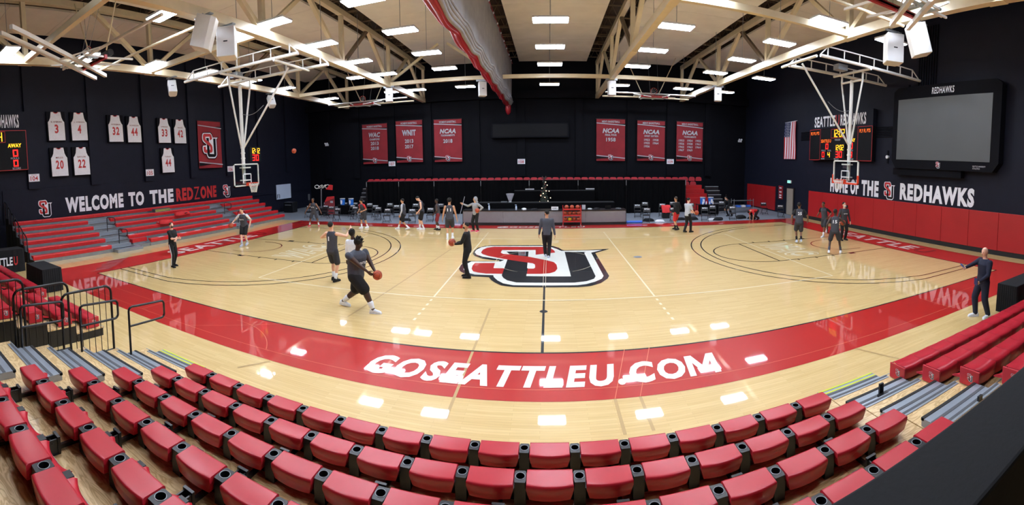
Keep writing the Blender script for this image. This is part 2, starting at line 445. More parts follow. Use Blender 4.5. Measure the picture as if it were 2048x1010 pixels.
for s, nm in ((-1, 'left'), (1, 'right')):
    m = MB(); hx = s * (HX - 1.575)
    for r in (6.32, 6.75):
        yy = r - .08 if r < 6.5 else 6.6
        xx = math.sqrt(max(0, r * r - yy * yy)); a = math.degrees(math.asin(yy / r))
        arc(m, hx, 0, r, (180 - a) if s > 0 else -a, (180 + a) if s > 0 else a, .05, z, 60)
        for q in (-1, 1): rect(m, hx - s * xx, s * HX, q * yy - .025, q * yy + .025, z)
    m.build_each('three_point_line', 'paint_black', floor)
    m = MB(); fx = s * (HX - 5.79)
    rect(m, fx - .025, fx + .025, -1.83, 1.83, z)
    for q in (-1, 1):
        rect(m, fx, s * HX, q * 1.83 - .025, q * 1.83 + .025, z + .0003)
        rect(m, s * (HX - 2.13), s * (HX - 2.43), q * 1.83, q * 2.03, z + .0006)
        for d in (3.3, 4.15, 5.0): rect(m, s * (HX - d) - .025, s * (HX - d) + .025, q * 1.83, q * 2.03, z + .0006)
    arc(m, fx, 0, 1.83, 90 if s > 0 else -90, 270 if s > 0 else 90, .05, z)
    m.build_each('lane_line', 'paint_black', floor)
    m = MB(); arc(m, hx, 0, 1.22, 90 if s > 0 else -90, 270 if s > 0 else 90, .05, z)
    for q in (-1, 1): rect(m, hx, hx + s * .4, q * 1.22 - .025, q * 1.22 + .025, z)
    m.build_each('restricted_arc', 'paint_maroon', floor)
m = MB(); z = .006
for q in (-1, 1):
    rect(m, -9, 9, q * 4.5 - .025, q * 4.5 + .025, z); rect(m, q * 9 - .025, q * 9 + .025, -4.5, 4.5, z + .0003)
    rect(m, q * 3 - .025, q * 3 + .025, -4.5, 4.5, z + .0003)
    for t in (-1, 1):
        for i in range(5): rect(m, q * 3 - .03, q * 3 + .03, t * (4.7 + .36 * i), t * (4.85 + .36 * i), z)
m.build_each('volleyball_line', 'paint_cream', floor)
m = MB()
for a, b in (((-4.6, -6.55), (-4.0, 1.9)), ((-1.35, -9.9), (-1.35, -5.2)), ((-5.2, -9.9), (-4.85, -9.35)), ((1.15, -10.2), (1.15, -9.32)), ((1.55, -10.2), (1.55, -9.32)), ((6.2, -10.2), (5.85, -9.32))):
    seg(m, a, b, .05, .0045)
m.build_each('faint_game_line', 'paint_tan', floor)
m = MB()
rect(m, -12.5, 11.5, -8.99, -8.975, z)
for x in (-9.5, 9.5): rect(m, x - .008, x + .008, -8.99, -7.9, z)
for x0, x1 in ((-12.5, -9.5), (9.5, 12.5)): rect(m, x0, x1, -8.3, -8.285, z)
for a, b in (((1.15, -9.32), (1.6, -7.62)), ((1.55, -9.32), (2.1, -7.62)), ((-7.6, -8.98), (-5.8, -7.62))): seg(m, a, b, .014, z)
arc(m, -6.9, -9.9, 1.9, 30, 90, .014, z, 16)
m.build_each('thin_court_line', 'paint_pinkline', floor)
emblem(floor, GF, -.16, -.16, 6.38, 'centre_emblem', .0075, .0008, ('paint_black', 'paint_white', 'paint_red'))
m = MB()
for x in (-.045, .03): rect(m, x, x + .012, -3.3, 2.95, .0125)
for q in (-1, 1): arc(m, 0, 0, 1.83, -60 if q > 0 else 120, 60 if q > 0 else 240, .014, .0125, 24)
m.build_each('centre_thin_line', 'paint_cream', floor)
m = MB(); arc(m, 3.55, .35, .085, 0, 360, .17, .006, 20); m.build('floor_plate', 'galv', floor)
def floor_text(s, frame, x0, y0, w, h, mat_='paint_white', bold=.03, shear=0, space=1.12, z=.0075):
    mb = MB(); text(mb, s, frame, x0, y0, w, h, z, 0, bold, shear, space); return mb.build('floor_lettering', mat_, floor)
floor_text('GOSEATTLEU.CO', GF, -3.12, -8.93, 5.66, .76, bold=.045, shear=.22, space=1.2)
MB().flat([(2.52 + (x + .2 * y) * .58, -8.93 + y * .76) for x, y in ((0, 0), (.2, 0), (.2, .62), (.42, .16), (.58, .16), (.8, .62), (.8, 0), (1, 0), (1, 1), (.76, 1), (.5, .46), (.24, 1), (0, 1))], GF, .0075).build('floor_lettering', 'paint_white', floor)
FL = FR((-14.55, 0, 0), (0, 1, 0), (-1, 0, 0)); FRR = FR((14.55, 0, 0), (0, -1, 0), (1, 0, 0))
for fr in (FL, FRR):
    floor_text('SEATTLE', fr, -3.2, .2, 5.9, .92)
    floor_text('U', fr, 2.85, .2, .85, .92, 'paint_maroon')
floor_text('@GOSEATTLEU', GF, -2.75, 7.85, 4.95, .62, shear=.15)
for fr in (FR((-9.05, 0, 0), (0, 1, 0), (-1, 0, 0)), FR((9.05, 0, 0), (0, -1, 0), (1, 0, 0))):
    mb = MB()
    text(mb, 'WAC', fr, -1.45, .25, 2.9, 1.5, .0068, 0, .085, .22, 1.25); mb.build('conference_mark', 'paint_cream', floor)
    mb = MB(); text(mb, 'WAC', fr, -1.40, .31, 2.8, 1.38, .0078, 0, .0, .22, 1.3); mb.build('conference_mark_inner', 'maple', floor)

# ---------------------------------------------------------------- walls
wl = struct(MB().box(XW_L - .3, XW_L, YW_B, YW_F, 0, 12.4).build('wall_left', 'wall_navy'))
wr = struct(MB().box(XW_R, XW_R + .3, YW_B, YW_F, 0, 12.4).build('wall_right', 'wall_navy'))
wf = struct(MB().box(XW_L, XW_R, YW_F, YW_F + .3, 0, 12.4).build('wall_far', 'wall_navy_dark'))
wb = struct(MB().box(XW_L, XW_R, YW_B - .3, YW_B, 0, 12.4).build('wall_back', 'wall_navy_dark'))
for y in (-11.5, -7.45, -3.7, .05, 3.8, 7.3, 11.0, 14.8):
    MB().box(XW_L, XW_L + .16, y - .32, y + .32, 3.3, 11.2).build('pilaster', 'wall_navy', wl)
MB().box(XW_L, XW_L + .06, -9.2, 18.4, 1.6, 3.3).build('lettering_band', 'wall_navy', wl)
for x in (-19.0, -16.1, -12.8, -9.6, -5.6, -2.0, 2.6, 6.75, 10.05, 13.4):
    MB().box(x - .3, x + .3, YW_F - .14, YW_F, 2.5, 8.6).build('pilaster', 'wall_navy_dark', wf)
MB().box(XW_L, XW_R, YW_F - .5, YW_F, 8.6, 9.2).build('bulkhead', 'wall_navy_dark', wf)
# right wall: padding panels, black base, cable bundles
for i in range(12):
    y0 = -11.0 + i * 1.62
    if y0 + 1.6 > 9.4: break
    bevel(MB().box(XW_R - .06, XW_R, y0, y0 + 1.606, .22, 1.93).build('wall_pad', 'wall_pad_red', wr), .012, 2)
MB().box(XW_R - .04, XW_R, -11.0, 9.45, 0.0, .22).build('wall_base', 'rubber_black', wr)
for i in range(8):
    MB().cyl((XW_R - .04, -1.0 - .16 * i, 6.9), (XW_R - .04, -1.0 - .16 * i, 10.9), .035, 6).build('conduit', 'wall_navy_dark', wr)
for i in range(7):
    MB().cyl((XW_R - .03, .3, 5.4 + .09 * i), (XW_R - .03, 9.6, 5.4 + .09 * i), .025, 6).build('conduit', 'wall_navy_dark', wr)
# doors at the far right corner
d = struct(thing('door_1', 'beige metal door standing ajar in the far right corner', 'door', (XW_R - .02, 10.8, 0)))
del d['category'], d['label']
MB().box(-.05, .0, -.55, .55, 0, 2.0).build('door_frame', 'dark_metal', d)
MB().box(-.10, -.05, -.45, .35, .02, 1.93).build('door_leaf', 'door_beige', d)
MB().cyl((-.14, .25, .95), (-.14, .25, 1.1), .015, 8).build('handle', 'galv', d)
for i, (y0, y1) in enumerate(((13.0, 14.6), (14.62, 16.2), (16.22, 17.8))):
    MB().box(XW_R - .06, XW_R, y0, y1, .1, 1.93).build('wall_pad', 'wall_pad_red', wr)
# lettering painted on the walls
WL = FR((XW_L + .06, 0, 0), (0, 1, 0), (0, 0, 1)); WR = FR((XW_R, 0, 0), (0, -1, 0), (0, 0, 1))
for s, y0, y1 in (('WELCOME', -5.68, -1.92), ('TO', -1.55, -.42), ('THE', .02, 1.92)): text(MB(), s, WL, y0, 1.86, y1 - y0, .86, .004, 0, .055, 0, 1.18).build('wall_lettering', 'print_white', wl)
mb = MB(); text(mb, 'RED', WL, 2.15, 1.86, 1.48, .84, .004, 0, .055, 0, 1.18); text(mb, 'Z', WL, 3.72, 1.86, .5, .84, .004, 0, -.004); text(mb, 'ONE', WL, 4.3, 1.86, 1.55, .84, .004, 0, .055, 0, 1.18)
mb.build('wall_lettering', 'print_red', wl)
for y in (-6.85, 6.95): emblem(wl, WL, y, 2.22, .98, 'wall_emblem')
for s, y0, y1 in (('HOME', 6.1, 4.35), ('OF', 4.1, 3.35), ('THE', 3.1, 1.65), ('REDHAWKS', .0, -4.75)): text(MB(), s, WR, -y0, 2.03, y0 - y1, .9, .004, 0, .055, 0, 1.18).build('wall_lettering', 'print_white', wr)
emblem(wr, WR, -.78, 2.45, 1.05, 'wall_emblem')

# ---------------------------------------------------------------- ceiling, roof deck, trusses
TX = [-16.6, -9.75, -2.9, 3.95, 10.8]
ceil = struct(MB().box(XW_L, XW_R, YW_B, YW_F, 12.3, 12.5).build('ceiling', 'roof_deck'))
edges = [XW_L + .4] + [v for x in TX for v in (x - .85, x + .85)] + [XW_R - .9]
for k in range(0, len(edges), 2):
    x0, x1 = edges[k], edges[k + 1]
    me = MB().box(x0, x1, 0, 2.98, ZC, ZC + .12).mesh('ceiling_panel', 'ceiling_tile')
    for j in range(12): link('ceiling_panel', me, ceil, (0, -18.4 + 3.0 * j, 0))
    for x in (x0, x1): MB().box(x - .02, x + .02, -18.4, 17.6, ZC + .1, 12.3).build('ceiling_edge', 'roof_deck', ceil)
jm = MB()
jm.box(-.85, .85, -.03, .03, 11.46, 11.52).box(-.85, .85, -.03, .03, 12.1, 12.16)
for i in range(6):
    a = -.85 + 1.7 * i / 6; b = a + 1.7 / 6
    jm.bar((a, 0, 11.5 if i % 2 else 12.1), (b, 0, 12.1 if i % 2 else 11.5), .025)
jmesh = jm.mesh('joist', 'brown_steel')
for x in TX:
    for j in range(18): link('joist', jmesh, ceil, (x, -13.6 + 1.8 * j, 0))
NODES = [-15.6, -9.15, -2.7, 3.75, 10.2, 17.9]
ZB, ZT = 8.72, 11.25
for k, x in enumerate(TX):
    t = thing('roof_truss', ['cream steel roof truss nearest the left wall', 'cream steel roof truss left of the folded divider curtain', 'cream steel roof truss above the folded divider curtain', 'cream steel roof truss right of the folded divider curtain', 'brightly lit cream steel roof truss nearest the right wall'][k], 'truss')
    MB().box(x - .13, x + .13, -17.5, 18.0, ZB - .16, ZB + .16).build('bottom_chord', 'cream_steel', t)
    MB().box(x - .13, x + .13, -17.5, 18.0, ZT - .12, ZT + .16).build('top_chord', 'cream_steel', t)
    for i, y in enumerate(NODES):
        MB().box(x - .10, x + .10, y - .10, y + .10, ZB, ZT).build('vertical', 'cream_steel', t)
        if i < len(NODES) - 1:
            ym = (y + NODES[i + 1]) / 2
            MB().bar((x, y + .1, ZB + .1), (x, ym, ZT), .17, .17).build('diagonal', 'brown_steel' if i % 2 else 'cream_steel', t)
            MB().bar((x, NODES[i + 1] - .1, ZB + .1), (x, ym, ZT), .19, .19).build('diagonal', 'cream_steel', t)
    for y in NODES[:-1]: MB().box(x - .16, x + .16, y - .3, y + .3, ZB - .17, ZB - .15).build('gusset', 'cream_steel', t)
names = ['behind the seats', 'above the near seats', 'above the near sideline', 'beyond midcourt', 'above the far sideline']
for i, y in enumerate(NODES[1:5]):
    for k in range(len(TX) - 1):
        if i == 2: continue
        if (i, k) in ((1, 1), (1, 2)): continue
        a, b = TX[k] + .13, TX[k + 1] - .13
        o = MB().box(a, b, y - .10, y + .10, ZB - .09, ZB + .13).build('ceiling_strut', 'cream_steel')
        tag(o, 'cream cross strut joining trusses %s and %s from the left, %s' % (['one', 'two', 'three', 'four'][k], ['two', 'three', 'four', 'five'][k], ['over the seats', 'over the near court', '', 'over the far court'][i]), 'beam')
for (x0, x1, lab) in ((TX[1], TX[1] + 3.2, 'cream diagonal brace rising right from the far end of the second truss'), (TX[2] - .13, TX[2] - 3.1, 'cream diagonal brace rising left from the folded divider curtain')):
    o = MB().bar((x0, 10.42, ZB + .2), (x1, 10.5, ZT - .25), .14, .14).build('sway_brace', 'cream_steel'); tag(o, lab, 'brace')
# ---------------------------------------------------------------- LED fixtures
def fixture(x, y, label, w=1.35, d=.62, z=8.93):
    t = thing('ceiling_light', label, 'light', (x, y, z), 0, 'LED high bay lights under the roof')
    MB().box(-w / 2, w / 2, -d / 2, d / 2, .03, .10).build('housing', 'lamp_housing', t)
    MB().box(-w / 2 + .02, w / 2 - .02, -d / 2 + .02, d / 2 - .02, .0, .03).build('diffuser', 'lamp_glow', t)
    MB().cyl((0, 0, .1), (0, 0, ZC - z), .012, 6).build('hanger', 'galv', t)
LX = [(-19.2, 'left wall column'), (-16.3, 'column over the left bleachers'), (-10.9, 'column just left of the second truss'), (-9.2, 'column just right of the second truss'), (-5.6, 'column left of the divider curtain'), (.25, 'column over midcourt'), (5.1, 'column right of midcourt'), (9.75, 'column left of the rightmost truss'), (13.0, 'column beside the right wall')]
LY = [(-13.4, 'added out of view over the rear seats'), (-10.0, 'over the front seats'), (-6.4, 'nearest row'), (-2.8, 'second row'), (.75, 'third row'), (4.5, 'fourth row'), (8.1, 'fifth row'), (14.2, 'row by the far wall')]
for ci, (x, cn) in enumerate(LX):
    if ci == 0: continue
    for ri, (y, rn) in enumerate(LY):
        if ri == 0 and ci not in (3, 4, 6): continue  # rearmost row: unseen extra fixtures, added to brighten the plywood between the seats
        if ci == 2 and ri in (1, 4, 5): continue
        if ci == 3 and ri == 2: continue
        if ci == 8 and ri in (2, 4, 5): continue
        fixture(x, y, 'white LED panel light, %s, %s' % (cn, rn))
# ---------------------------------------------------------------- folded divider curtain under the middle truss
t = thing('divider_curtain', 'folded grey and red divider curtain hanging along the middle roof truss', 'curtain', (0, 0, 0))
def sheet(y0, y1, x, z0, z1, n=90):
    vs = []; m = 7
    for i in range(n + 1):
        y = y0 + (y1 - y0) * i / n
        for j in range(m + 1):
            q = j / m; zz = z0 + (z1 - z0) * q
            zz -= (1 - q) * .10 * abs(math.sin((y + 1) * PI / 3.4))
            vs.append((x + .05 * math.sin(y * 2.1 + 2 * q) * (1 - q) + .04 * math.sin(y * 5.3), y, zz))
    return vs, [(i * (m + 1) + j, (i + 1) * (m + 1) + j, (i + 1) * (m + 1) + j + 1, i * (m + 1) + j + 1) for i in range(n) for j in range(m)]
for x in (-2.6, -3.2):
    vs, fs = sheet(-17.5, 17.6, x, 8.35, 11.15); MB().add(vs, fs, 0, True).build('curtain_sheet', 'divider_grey', t)
def fold(dx, z, r, mt, ph=0):
    pts = []
    for i in range(141):
        y = -17.5 + 35.2 * i / 140
        s = abs(math.sin((y + 1) * PI / 3.4))
        pts.append((-2.9 + dx + .02 * math.sin(y * 3 + ph), y, z - .17 * s))
    return MB().tube(pts, r, 7).build('curtain_fold', mt, t)
for dx, z, r, mt in ((-.34, 8.42, .09, 'divider_grey'), (-.26, 8.30, .10, 'divider_red'), (-.12, 8.22, .10, 'divider_red'), (.0, 8.17, .10, 'divider_red'), (.12, 8.20, .09, 'divider_grey'), (.2, 8.28, .08, 'divider_grey'), (.27, 8.36, .07, 'divider_grey'), (.32, 8.45, .06, 'divider_grey'), (-.05, 8.1, .08, 'divider_red')):
    fold(dx, z, r, mt, dx * 9)
me = MB().ell((0, 0, 0), .045, .045, .06, 8, 5).mesh('curtain_clip', 'print_white')
for i in range(20): link('curtain_clip', me, t, (-2.55, -16 + 1.7 * i, 11.1))
MB().cyl((-2.58, -17.5, 11.16), (-2.58, 17.6, 11.16), .03, 6).build('curtain_binding', 'divider_red', t)
MB().ell((-2.9, 17.3, 7.75), .22, .3, .5, 12, 8).build('curtain_tail', 'divider_red', t)

# ---------------------------------------------------------------- basketball backstops
def net(mb, c, r0, r1, z0, z1, n=12):
    for i in range(n):
        for s in (1, -1):
            pts = []
            for k in range(5):
                q = k / 4; a = 2 * PI * (i + s * q * 1.5) / n; r = r0 + (r1 - r0) * q
                pts.append((c[0] + r * math.cos(a), c[1] + r * math.sin(a), z0 + (z1 - z0) * q))
            mb.tube(pts, .008, 4)
    return mb
def ring(mb, c, r, w, n=28, ax=(1, 0, 0), ay=(0, 1, 0)):
    ax, ay = Vector(ax), Vector(ay)
    return mb.tube([Vector(c) + ax * r * math.cos(2 * PI * i / n) + ay * r * math.sin(2 * PI * i / n) for i in range(n)], w, 6, closed=True)
def glass_board(t, s, cx, cy, zb):
    """upright board, face towards the court centre (s = -1 left basket, +1 right basket)"""
    w, h = .915, 1.07
    MB().box(cx, cx + s * .02, cy - w + .03, cy + w - .03, zb + .03, zb + h - .03).build('glass', 'board_glass', t)
    m = MB()
    for y in (-w, w - .06): m.box(cx - .01, cx + s * .05, cy + y, cy + y + .06, zb, zb + h)
    m.box(cx - .01, cx + s * .05, cy - w, cy + w, zb + h - .06, zb + h).box(cx - .01, cx + s * .05, cy - w, cy + w, zb, zb + .06)
    m.build('board_frame', 'white_steel', t)
    m = MB(); f = cx - s * .008
    for y in (-.305, .255): m.box(f - .002, f + .002, cy + y, cy + y + .05, zb + .15, zb + .6)
    m.box(f - .002, f + .002, cy - .305, cy + .305, zb + .55, zb + .6); m.build_each('target_square', 'print_white', t)
    m = MB().box(cx - .05, cx + s * .05, cy - w - .03, cy + w + .03, zb - .05, zb + .03)
    for y in (-w - .03, w - .02): m.box(cx - .05, cx + s * .05, cy + y, cy + y + .05, zb - .05, zb + .38)
    bevel(m.build('edge_padding', 'rim_orange', t), .01)
    rz = 3.05; rc = (cx - s * .38, cy, rz)
    r = ring(MB(), rc, .23, .012).build('rim', 'rim_orange', t)
    MB().box(cx - s * .16, cx, cy - .09, cy + .09, rz - .13, rz + .02).build('rim_bracket', 'rim_orange', r)
    net(MB(), rc, .225, .12, rz, rz - .45).build('net', 'net_white', r)
def ladder_rail(t, x0, x1, y, z, n=6):
    m = MB().cyl((x0, y, z), (x1, y, z), .07, 10)
    m.build('support_rail', 'white_steel', t)
    a, b = x0 + (x1 - x0) * .06, x0 + (x1 - x0) * .9
    m = MB().bar((a, y, z + .42), (b, y, z + .42), .045)
    for i in range(n):
        x = a + (b - a) * i / (n - 1); m.bar((x, y, z), (x, y, z + .42), .04)
    m.bar((b, y, z + .42), (x1 - (x1 - x0) * .02, y, z + .05), .04); m.bar((a, y, z + .42), (x0, y, z + .05), .04)
    m.build('rail_ladder', 'white_steel', t)
def shot_clock(t, cx, cy, z, s, top, bottom):
    o = MB().box(cx - .05, cx + .08, cy - .42, cy + .42, z, z + .72).build('shot_clock', 'print_black', t)
    fr = FR((cx + (.08 if s < 0 else -.05), cy, z), (0, 1 if s < 0 else -1, 0), (0, 0, 1)); fr = (fr[0], fr[1], fr[2], Vector((1 if s < 0 else -1, 0, 0)))
    digit_parts(o, 'game_time_digit', 'led_amber', top, fr, -.36, .4, .72, .26)
    digit_parts(o, 'shot_clock_digit', 'led_red', bottom, fr, -.27, .04, .54, .31)
def backstop(s, label, top):
    t = thing('basketball_backstop', label, 'basketball hoop', (0, 0, 0))
    bx = s * 13.105; mx = s * 13.3
    if s < 0: xa, xb = -9.2, -15.9
    else: xa, xb = 10.6, 16.85
    for y in (-1.15, 1.3): ladder_rail(t, xa, xb, y, 8.2, 7)
    for x in (mx - s * 3.0, mx): MB().cyl((x, -1.3, 8.1), (x, 1.4, 8.1), .06, 10).build('cross_pipe', 'white_steel', t)
    MB().box(mx - .75, mx - .2, .1, .5, 8.16, 8.42).build('winch', 'galv', t)
    MB().cyl((mx, -.75, 7.68), (mx, .75, 7.68), .05, 10).build('hanger_bar', 'white_steel', t)
    for y in (-.75, .75): MB().bar((mx, y, 7.68), (mx, y, 8.1), .07).build('hanger', 'white_steel', t)
    MB().cyl((mx, 0, 3.0), (mx, 0, 7.75), .085, 14).build('mast', 'white_steel', t)
    for y in (-.75, .75): MB().cyl((mx, y, 7.66), (mx, y * .12, 4.75), .045, 8).build('mast_brace', 'white_steel', t)
    MB().cyl((mx - s * 2.8, 0.05, 8.05), (mx - s * .08, 0.02, 4.75), .045, 8).build('fold_brace', 'white_steel', t)
    for z in (4.7, 4.45, 4.2): MB().cyl((mx, 0, z), (mx, 0, z + .06), .11, 12).build('collar', 'white_steel', t)
    for z in (3.15, 3.75): MB().box(min(mx, bx), max(mx, bx), -.3, .3, z, z + .06).build('board_mount', 'white_steel', t)
    glass_board(t, s, bx, 0, 2.9)
    shot_clock(t, mx, .85 if s < 0 else .72, 4.06, s, top, '30')
    pts = [(mx, 0, 6.6 - .35 * math.sin(PI * i / 8) - i * .03) if False else (mx - s * 1.35 * i / 8, 0.03 * i / 8, 6.35 - .22 * math.sin(PI * i / 8) + .03 * i) for i in range(9)]
    MB().tube(pts, .012, 5).build('safety_cable', 'galv', t)
backstop(-1, 'lowered white basketball backstop with glass board in front of the left bleachers', '12:12')
backstop(1, 'lowered white basketball backstop with glass board in front of the right scoreboard', '12:02')
def folded_backstop(x0, x1, y, label, flip=1, bs=1, cx=None):
    """side backstop swung up flat under the roof: board lies level, rim hangs from it"""
    t = thing('folded_backstop', label, 'basketball hoop', (0, 0, 0)); cx = (x0 + x1) / 2 if cx is None else cx
    for q, yy in enumerate((y, y + 1.6)): MB().cyl((x0, yy, 8.46 - .02 * q), (x1, yy, 8.46 - .02 * q), .055, 8).build('support_rail', ('white_steel', 'cream_steel')[q], t)
    zz = 8.12; by = y - flip * .35
    m = MB(); w = .915
    m.box(cx - w, cx + w, by - .5, by - .44, zz, zz + .06).box(cx - w, cx + w, by + .44, by + .5, zz, zz + .06)
    m.box(cx - w, cx - w + .06, by - .5, by + .5, zz, zz + .06).box(cx + w - .06, cx + w, by - .5, by + .5, zz, zz + .06); m.build('board_frame', 'white_steel', t)
    MB().box(cx - w + .05, cx + w - .05, by - .45, by + .45, zz + .02, zz + .035).build('glass', 'board_glass', t)
    e = by - bs * .5
    bevel(MB().box(cx - w - .04, cx + w + .04, e - .06, e + .06, zz - .05, zz + .1).build('edge_padding', 'wall_pad_red', t), .01)
    rc = (cx, e + bs * .2, zz + .42)
    r = ring(MB(), rc, .23, .012, 24, (1, 0, 0), (0, 0, 1)).build('rim', 'rim_orange', t)
    m = MB()
    for i in range(10):
        a = 2 * PI * i / 10
        m.tube([(rc[0] + .22 * math.cos(a), rc[1], rc[2] + .22 * math.sin(a)), (rc[0] + .12 * math.cos(a + .5), rc[1] + bs * .28, rc[2] + .12 * math.sin(a + .5) - .12)], .007, 4)
    m.build('net', 'net_white', r)
    for dx in (-.45, .45): MB().bar((cx + dx, by, zz + .08), (cx + dx, y + 1.7, 8.32), .07).build('folded_mast', 'white_steel', t)
    for dx in (-1.3, 1.3): MB().bar((cx + dx, y - .1, 8.4), (cx + dx * .3, y - 1.5 * flip, 8.05), .05).build('fold_brace', 'white_steel', t)
    MB().bar((cx - 1.4, y - .5 * flip, 8.2), (cx + 1.6, y - .5 * flip, 8.2), .06).build('cross_bar', 'white_steel', t)
    MB().cyl((cx - .3, y + .8, 8.55), (cx + .3, y + .8, 8.55), .13, 12).build('winch', 'dark_metal', t)
    for dx in (-.2, .5): MB().cyl((cx + dx, y + .6, 11.2), (cx + dx * .8, by, zz + .06), .008, 5).build('lift_cable', 'galv', t)
    for s in (-1, 1): MB().cyl((cx + s * .6, y + .4, 8.5), (cx + s * 1.9, y + .5, 11.2), .03, 6).build('sway_rod', 'cream_steel', t)
    return t
folded_backstop(-16.4, -9.9, 14.2, 'folded-up side backstop hanging over the far sideline, left of the divider curtain')
folded_backstop(4.1, 10.7, 14.2, 'folded-up side backstop hanging over the far sideline, right of the divider curtain')
nb_ = folded_backstop(-16.4, -9.9, -7.35, 'folded-up side backstop with cable reel, overhead at the near left', 1, -1, -14.4)
for dx in (0, .55): MB().bar((-16.0 + dx, -6.2 + dx * .3, 7.98), (-12.3 + dx, -11.6 + dx * .3, 8.25), .12, .14).build('folded_mast', 'white_steel', nb_)
nb_ = folded_backstop(4.1, 10.7, -7.25, 'folded-up side backstop with red padding, overhead at the near right', 1, -1, 8.7)
for dx in (0, .55): MB().bar((9.9 - dx, -6.6 + dx * .3, 7.98), (7.0 - dx, -11.6 + dx * .3, 8.25), .12, .14).build('folded_mast', 'white_steel', nb_)

# ---------------------------------------------------------------- loudspeakers under the trusses
def speaker(x, y, z, w, d, h, yaw, pitch, label, logo=True):
    t = thing('loudspeaker', label, 'speaker', (x, y, z)); R_ = Matrix.Rotation(yaw, 3, 'Z') @ Matrix.Rotation(pitch, 3, 'X')
    V = lambda a, b, c: R_ @ Vector((a, b, c))
    poly = [(-w / 2, -d / 2), (w / 2, -d / 2), (w / 2, d / 4), (w / 3, d / 2), (-w / 3, d / 2), (-w / 2, d / 4)]
    fr = (V(0, 0, 0), V(1, 0, 0), V(0, 1, 0), V(0, 0, 1))
    bevel(MB().prism(poly, fr, -h / 2, h / 2).build('cabinet', 'white_steel', t), .02)
    ff = (V(0, -d / 2, 0), V(1, 0, 0), V(0, 0, 1), V(0, -1, 0))
    MB().flat([(-w * .46, -h * .47), (w * .46, -h * .47), (w * .46, h * .47), (-w * .46, h * .47)], ff, .004).build('grille', 'lamp_housing', t)
    if logo: MB().flat([(-.07, -.02), (.07, -.02), (.07, .02), (-.07, .02)], ff, .007).build('badge', 'print_black', t)
    for q in (-w * .3, w * .3): MB().cyl((V(q, 0, h / 2 - .02))[:], (V(q, 0, 0).x, V(q, 0, 0).y, ZB - .15 - z), .015, 6).build('hanger', 'galv', t)
    MB().box(-.35, .35, -.08, .08, ZB - .2 - z, ZB - (.09 if y > 10 else .16) - z).build('clamp', 'galv', t)
speaker(-9.7, -4.75, 7.95, .62, .6, 1.0, .55, -.05, 'large white loudspeaker on the second truss, facing the camera')
speaker(-9.5, -6.0, 8.0, .62, .6, 1.0, -1.0, -.3, 'large grey-white loudspeaker on the second truss, tilted towards the left wall')
speaker(11.15, -4.75, 7.9, .62, .6, 1.0, -.45, -.05, 'large white loudspeaker on the rightmost truss, facing the camera')
speaker(10.95, -6.1, 7.95, .62, .6, 1.0, 1.0, -.3, 'large white loudspeaker on the rightmost truss, tilted towards the right wall')
speaker(-16.6, -1.4, 8.0, .42, .4, .78, 1.0, -.55, 'small white loudspeaker under the leftmost truss, left of the lowered basket')
speaker(-16.6, 6.9, 8.0, .42, .4, .78, 1.0, -.55, 'small white loudspeaker under the leftmost truss, right of the lowered basket')
speaker(-9.75, 10.2, 8.05, .45, .45, .85, .3, -.05, 'white loudspeaker at the far node of the second truss')
speaker(-3.8, 10.2, 8.05, .45, .45, .85, .4, -.05, 'white loudspeaker beside the folded divider curtain')
speaker(3.95, 10.2, 8.05, .45, .45, .85, .1, -.05, 'white loudspeaker at the far node of the fourth truss')
speaker(10.8, 10.2, 8.05, .45, .45, .85, -.3, -.05, 'white loudspeaker with dark badge at the far node of the rightmost truss')

# ---------------------------------------------------------------- banners on the far wall
def banner(cx, z0, z1, lines, label, w=2.3, frame=None, dull=False):
    t = thing('championship_banner', label, 'banner', (0, 0, 0), 0, 'red banners on the hall walls')
    fr = frame or FR((cx, YW_F - .2, 0), (1, 0, 0), (0, 0, 1))
    H = z1 - z0; o, r, u, n = fr
    def cloth(x, y): return .012 * math.sin(x * 4 + y) + .02 * math.sin(x * 2.2 + 1) * (1 - (y - z0) / H)
    vs = []; N, M = 16, 10
    for i in range(N + 1):
        for j in range(M + 1):
            x = -w / 2 + w * i / N; y = z0 + H * j / M; vs.append(o + r * x + u * y + n * (cloth(x, y) - .01))
    b = MB().add(vs, [(i * (M + 1) + j, (i + 1) * (M + 1) + j, (i + 1) * (M + 1) + j + 1, i * (M + 1) + j + 1) for i in range(N) for j in range(M)], 0, True)
    b.build('banner_cloth', 'banner_red', t)
    MB().cyl(o + r * (-w / 2 - .04) + u * (z1 - .01), o + r * (w / 2 + .04) + u * (z1 - .01), .025, 8).build('banner_rod', 'dark_metal', t)
    m = MB(); k = .045
    m.flat([(-w / 2, z1 - H * .115), (w / 2, z1 - H * .165), (w / 2, z1 - H * .165 + .065), (-w / 2, z1 - H * .115 + .065)], fr, k)
    m.flat([(-w / 2, z0 + H * .12), (w / 2, z0 + H * .055), (w / 2, z0 + H * .055 + .065), (-w / 2, z0 + H * .12 + .065)], fr, k)
    m.build_each('stripe', 'print_grey', t)
    m = MB().flat([(w * .2, z1 - H * .125), (w / 2, z1 - H * .155), (w / 2, z1 - H * .115)], fr, k - .002)
    m.flat([(-w / 2, z0 + H * .05), (w * .0, z0 + H * .075), (-w / 2, z0 + H * .115)], fr, k - .002); m.build_each('dark_wedge', 'print_black', t)
    for s, x, y, ww, hh, b_, sh in lines:
        mb = MB(); text(mb, s, fr, x * w - ww * w / 2, z0 + y * H, ww * w, hh * H, k + .003, 0, b_, sh, 1.08); mb.build('lettering', 'print_grey', t)
    return t, fr, k
def far_banner(cx, z0, z1, head, lines, label):
    t, fr, k = banner(cx, z0, z1, [(head, 0, .905, .62, .05, .03, 0)] + lines, label)
    emblem(t, fr, 0, z0 + (z1 - z0) * .085, .48, 'emblem', k + .003)
